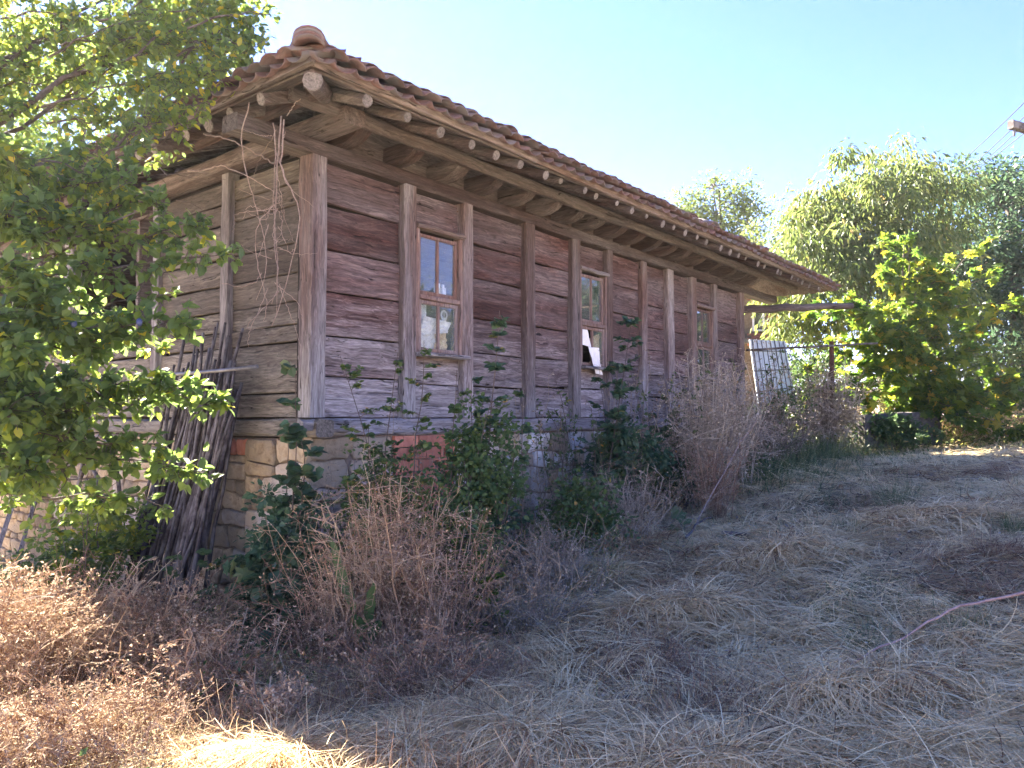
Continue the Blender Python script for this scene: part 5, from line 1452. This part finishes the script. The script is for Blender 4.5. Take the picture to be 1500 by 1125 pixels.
    P_ = np.stack([X, D, gz(X, D) + rng.uniform(0, 1, n) ** 1.3 * (.35 + .35 * fbm(X * 1.1, D * 1.1))], -1)
    leaves(m, P_, rdir(n), nrm(rdir(n) + np.array([0, 0, 1])), rng.uniform(.04, .10, n), T_DIA, 1.0, np.clip(rng.normal(.5, .3, n), 0, 1))
    m.obj('edge_brush', M_leaf_light, kind='stuff')
hay()

def tufts():
    specs = [(1262, 4.35, .16, 'green grass tuft left of the fallen branch'), (1392, 3.75, .14, 'small green tuft just above the lower right corner'), (1395, 4.3, .15, 'blue green tuft touching the fallen branch'), (1310, 8.4, .3, 'tall grass tuft in the middle of the mown slope'),
             (1240, 7.0, .14, 'green tuft on the slope left of the tall one'), (1480, 6.6, .16, 'pale green tuft at the right edge of the slope'), (860, 6.0, .32, 'bright green grass clump below the whitewashed stones'), (1200, 4.9, .12, 'tiny dull tuft highest on the near hay mound')]
    for px, D, h, lab in specs:
        b = G(px, D); n = 170 if h < .25 else 320
        x = b[0] + rng.normal(0, h * .35, n); y = b[1] + rng.normal(0, h * .35, n)
        v, F, tt = strands(x, y, rng.uniform(.6, 1.3, n) * h, rng.uniform(.003, .0045, n), np.clip(rng.normal(.35, .25, n), 0, 1), .3, swirl=np.arctan2(y - b[1], x - b[0]), lift=.02, upr=.95, curl=.5)
        m = MB(); m.add(v - b, None, F, tt); o = m.obj('grass_tuft', M_grass, label=lab, category='grass tuft', group='green tufts on the mown slope'); o.location = tuple(b)
tufts()

# ------------------------------------------------------------------ loose things on the ground
m = MB()
pts = np.array([G(1225, 3.85), G(1300, 4.0), G(1390, 4.3), G(1500, 4.45), G(1620, 4.7)]); pts[:, 2] += [.13, .17, .18, .19, .20]
k = np.linspace(0, 4, 22); pp = np.stack([np.interp(k, range(5), pts[:, c]) for c in range(3)], -1); pp[1:-1] += rng.normal(0, .006, (20, 3))
tube(m, pp, np.linspace(.004, .010, 22), 7, lump=.12); m.obj('fallen_branch', M_branch, smooth=True, label='long thin peeled branch lying on the hay at right', category='branch')
m = MB(); c = G(1078, 7.4)
ring_timber(m, c + [-.14, 0, .09], c + [.13, .03, .07], .05, .03, seg=3, jit=.006); m.obj('wood_chip', M_branchy, label='pale split piece of wood lying on the hay below the wall', category='wood piece')
m = MB(); tube(m, bez(G(1003, 7.0) + [0, 0, .1], W(1042, 758, 7.6), .04, 6, .01), np.linspace(.012, .007, 6), 6); m.obj('grey_stick', M_stick, label='bare grey stick slanting beside the long leaved plant', category='stick')
m = MB(); tube(m, bez(G(1010, 7.9), W(1108, 615, 8.8), .05, 9, .01), np.linspace(.008, .004, 9), 5); m.obj('dry_stalk', M_vine, label='long dry stalk slanting up in front of the dark bush', category='stalk')
# dark rubble boards in the weeds
for k_, (px, py, D, lab) in enumerate(((655, 760, 5.6, 'upper dark splintered board in the weeds below the bricks'), (640, 775, 5.5, 'lower dark splintered board in the weeds below the bricks'))):
    m = MB(); a = W(px - 22, py + 14, D); b = W(px + 26, py - 12, D + .1); ring_timber(m, a, b, .05, .03, seg=3, jit=.004); m.obj('splintered_board', M_grey, label=lab, category='board')

# ------------------------------------------------------------------ right of the house: porch poles, sheet, trough, outbuilding
def right_side():
    m = MB(); tube(m, bez(W(1078, 455, 13.75), W(1249, 448, 13.9), .02, 8, .01), [.07, .07, .072, .068, .065, .06, .058, .055], 8, lump=.06)
    m.obj('porch_beam', M_beamX, label='round porch beam sticking out past the end of the roof', category='beam', smooth=True)
    m = MB(); tube(m, bez(W(1094, 513, 13.6), W(1285, 503, 14.4), .0, 8, .015), .022, 6); m.obj('rail', M_stick, label='thin crooked rail below the porch beam', category='rail', smooth=True)
    b = G(1218, 14.3); t = W(1218, 500, 14.3)
    m = MB(); tube(m, np.array([b, (b + t) / 2, t]), .045, 8); m.obj('rusty_post', M_rust, label='rusty metal post holding the thin rail', category='post', smooth=True)
    # pale blue sheet: ribbed panel leaning
    c0, c1, c2, c3 = W(1098, 497, 16.2), W(1150, 500, 16.6), W(1166, 590, 16.0), W(1112, 600, 15.6)
    root = empty('ribbed_panel', (c3 + c2) / 2, label='pale blue ribbed panel leaning under the porch rail', category='panel')
    o = np.array(root.location)
    nn = nrm(np.cross(c1 - c0, c3 - c0))
    m = MB(); v = np.array([c0, c1, c2, c3]) - o; m.add(np.concatenate([v, v + nn * .02]), None, [(0,1,2,3),(7,6,5,4),(0,4,5,1),(1,5,6,2),(2,6,7,3),(3,7,4,0)]); m.obj('sheet', M_sheet, root)
    for i in range(8):
        u = (i + .5) / 8; m = MB(); a = c0 + (c1 - c0) * u; b_ = c3 + (c2 - c3) * u
        off = nn * (-.012 if np.dot(nn, -c0) > 0 else -.012)
        sgn = 1 if np.dot(nn, np.array([0, 0, EYE]) - c0) > 0 else -1
        off = nn * (.03 if sgn > 0 else -.012)
        ring_timber(m, a + off - o, b_ + off - o, .018, .02, seg=2, jit=.002); m.obj('rib', M_metal, root)
    for i in range(3):
        u = (i + .6) / 3.4; m = MB(); a = c0 + (c3 - c0) * u; b_ = c1 + (c2 - c1) * u
        sgn = 1 if np.dot(nn, np.array([0, 0, EYE]) - c0) > 0 else -1
        off = nn * (.045 if sgn > 0 else -.027)
        ring_timber(m, a + off - o, b_ + off - o, .016, .016, seg=2, jit=.002); m.obj('rib', M_metal, root)
    # trough
    m = MB(); a = G(1250, 14.4); b = G(1362, 15.2); z = max(a[2], b[2])
    p0 = np.array([a[0], a[1], 1.35]); p1 = np.array([b[0], b[1], 1.40])
    ring_timber(m, p0, p1, .5, .62, seg=6, jit=.012, cham=.03); m.obj('stone_trough', M_concrete, label='long dark concrete trough at the foot of the maple', category='trough')
    # low dark box near
    # brick outbuilding
    B0 = W(1080, 560, 24); B0[2] = float(gz(B0[0], B0[1]))
    root = empty('brick_outbuilding', B0, label='small brick outbuilding with a window seen beyond the house end', category='outbuilding')
    o = B0
    xL, xR = W(1060, 500, 24)[0], W(1137, 500, 24)[0]; zt, zb = W(1100, 428, 24)[2], W(1100, 497, 24)[2]
    wx0, wx1 = W(1096, 0, 24)[0], W(1113, 0, 24)[0]; wz1, wz0 = W(1100, 452, 24)[2], W(1100, 485, 24)[2]
    core = MB()
    for (a, b, c, d) in ((xL, wx0, B0[2], zt), (wx1, xR, B0[2], zt), (wx0, wx1, B0[2], wz0), (wx0, wx1, wz1, zt)): box(core, (a - o[0], .03, c - o[2]), (b - o[0], 2.5, d - o[2]))
    wl = core.obj('wall', M_mortar, root)
    cnt = 0; z = zb - .2; r = 0; rest = MB(); brm = MB(); box(brm, (0, -.0, 0), (.235, .05, .068)); bm = brm.mesh('brick', M_brick)
    while z < zt - .07:
        x = xL - (.12 if r % 2 else 0)
        while x < xR - .12:
            if not (wx0 - .24 < x < wx1 and wz0 - .07 < z < wz1) and x > W(1085, 0, 24)[0]:
                ob = link('brick', bm, wl); ob.location = (x - o[0], random.uniform(-.006, .006), z - o[2]); cnt += 1
            x += .25
        z += .08; r += 1
    m = MB()
    for (a, b, c, d) in ((wx0, wx0 + .05, wz0, wz1), (wx1 - .05, wx1, wz0, wz1), (wx0 + .05, wx1 - .05, wz0, wz0 + .05), (wx0 + .05, wx1 - .05, wz1 - .05, wz1)): box(m, (a - o[0], -.02, c - o[2]), (b - o[0], .06, d - o[2]))
    wf = m.obj('window', M_paper, root)
    m = MB(); box(m, (wx0 + .05 - o[0], .03, wz0 + .05 - o[2]), (wx1 - .05 - o[0], .04, wz1 - .05 - o[2])); m.obj('pane', M_glass, wf)
    m = MB(); ring_timber(m, (xL - o[0] - .3, 1.2, zt - o[2] + .12), (xR - o[0] + .15, 1.2, zt - o[2] + .12), 3.0, .1, seg=3, jit=.005); m.obj('roof', M_tile, root)
    m = MB(); box(m, (xL - o[0], -.5, zb - o[2] - .14), (xR - o[0] + .3, -.02, zb - o[2] - .05)); m.obj('canopy', M_metal, root, label='dark canopy below the window')
right_side()

# ------------------------------------------------------------------ overhead line at top right
def lines():
    D = 14.0
    arm0 = W(1474, 186, D); arm1 = arm0 + np.array([2.2, .9, -.12])
    b = G(1640, 15.0)
    root = empty('utility_pole', (arm0[0] + 1.5, arm0[1] + .6, float(gz(arm0[0] + 1.5, arm0[1] + .6))), label='wooden utility pole whose crossarm shows at the top right', category='utility pole')
    o = np.array(root.location)
    m = MB(); tube(m, np.array([(0, 0, -.1), (0, 0, 4), (0, 0, arm0[2] + .5 - o[2])]), [.14, .12, .1], 10); m.obj('pole', M_grey, root, smooth=True)
    m = MB(); ring_timber(m, arm0 - o + [0, -.12, 0], arm1 - o + [0, -.12, 0], .12, .16, seg=4, jit=.004, cham=.02); m.obj('crossarm', M_stick, root)
    for k in (.04, .33, .66):
        p = arm0 + (arm1 - arm0) * k + np.array([0, -.12, 0])
        m = MB(); tube(m, np.array([p + [0, 0, -.20], p + [0, 0, -.08]]) - o, [.018, .024], 8); m.obj('insulator', M_metal, root)
    labs = ['uppermost of the overhead cables at the top right', 'second overhead cable from the top at the right', 'third overhead cable from the top at the right', 'lowest of the overhead cables at the top right']
    for k, (x0, y0, x1, y1) in enumerate(((1380, 260, 1560, 90), (1400, 262, 1570, 100), (1410, 262, 1580, 103), (1405, 266, 1600, 110))):
        m = MB(); tube(m, bez(W(x0, y0, 32), W(x1, y1, 13), -.1, 12), .012, 5); m.obj('cable', M_cable, label=labs[k], category='cable')
lines()
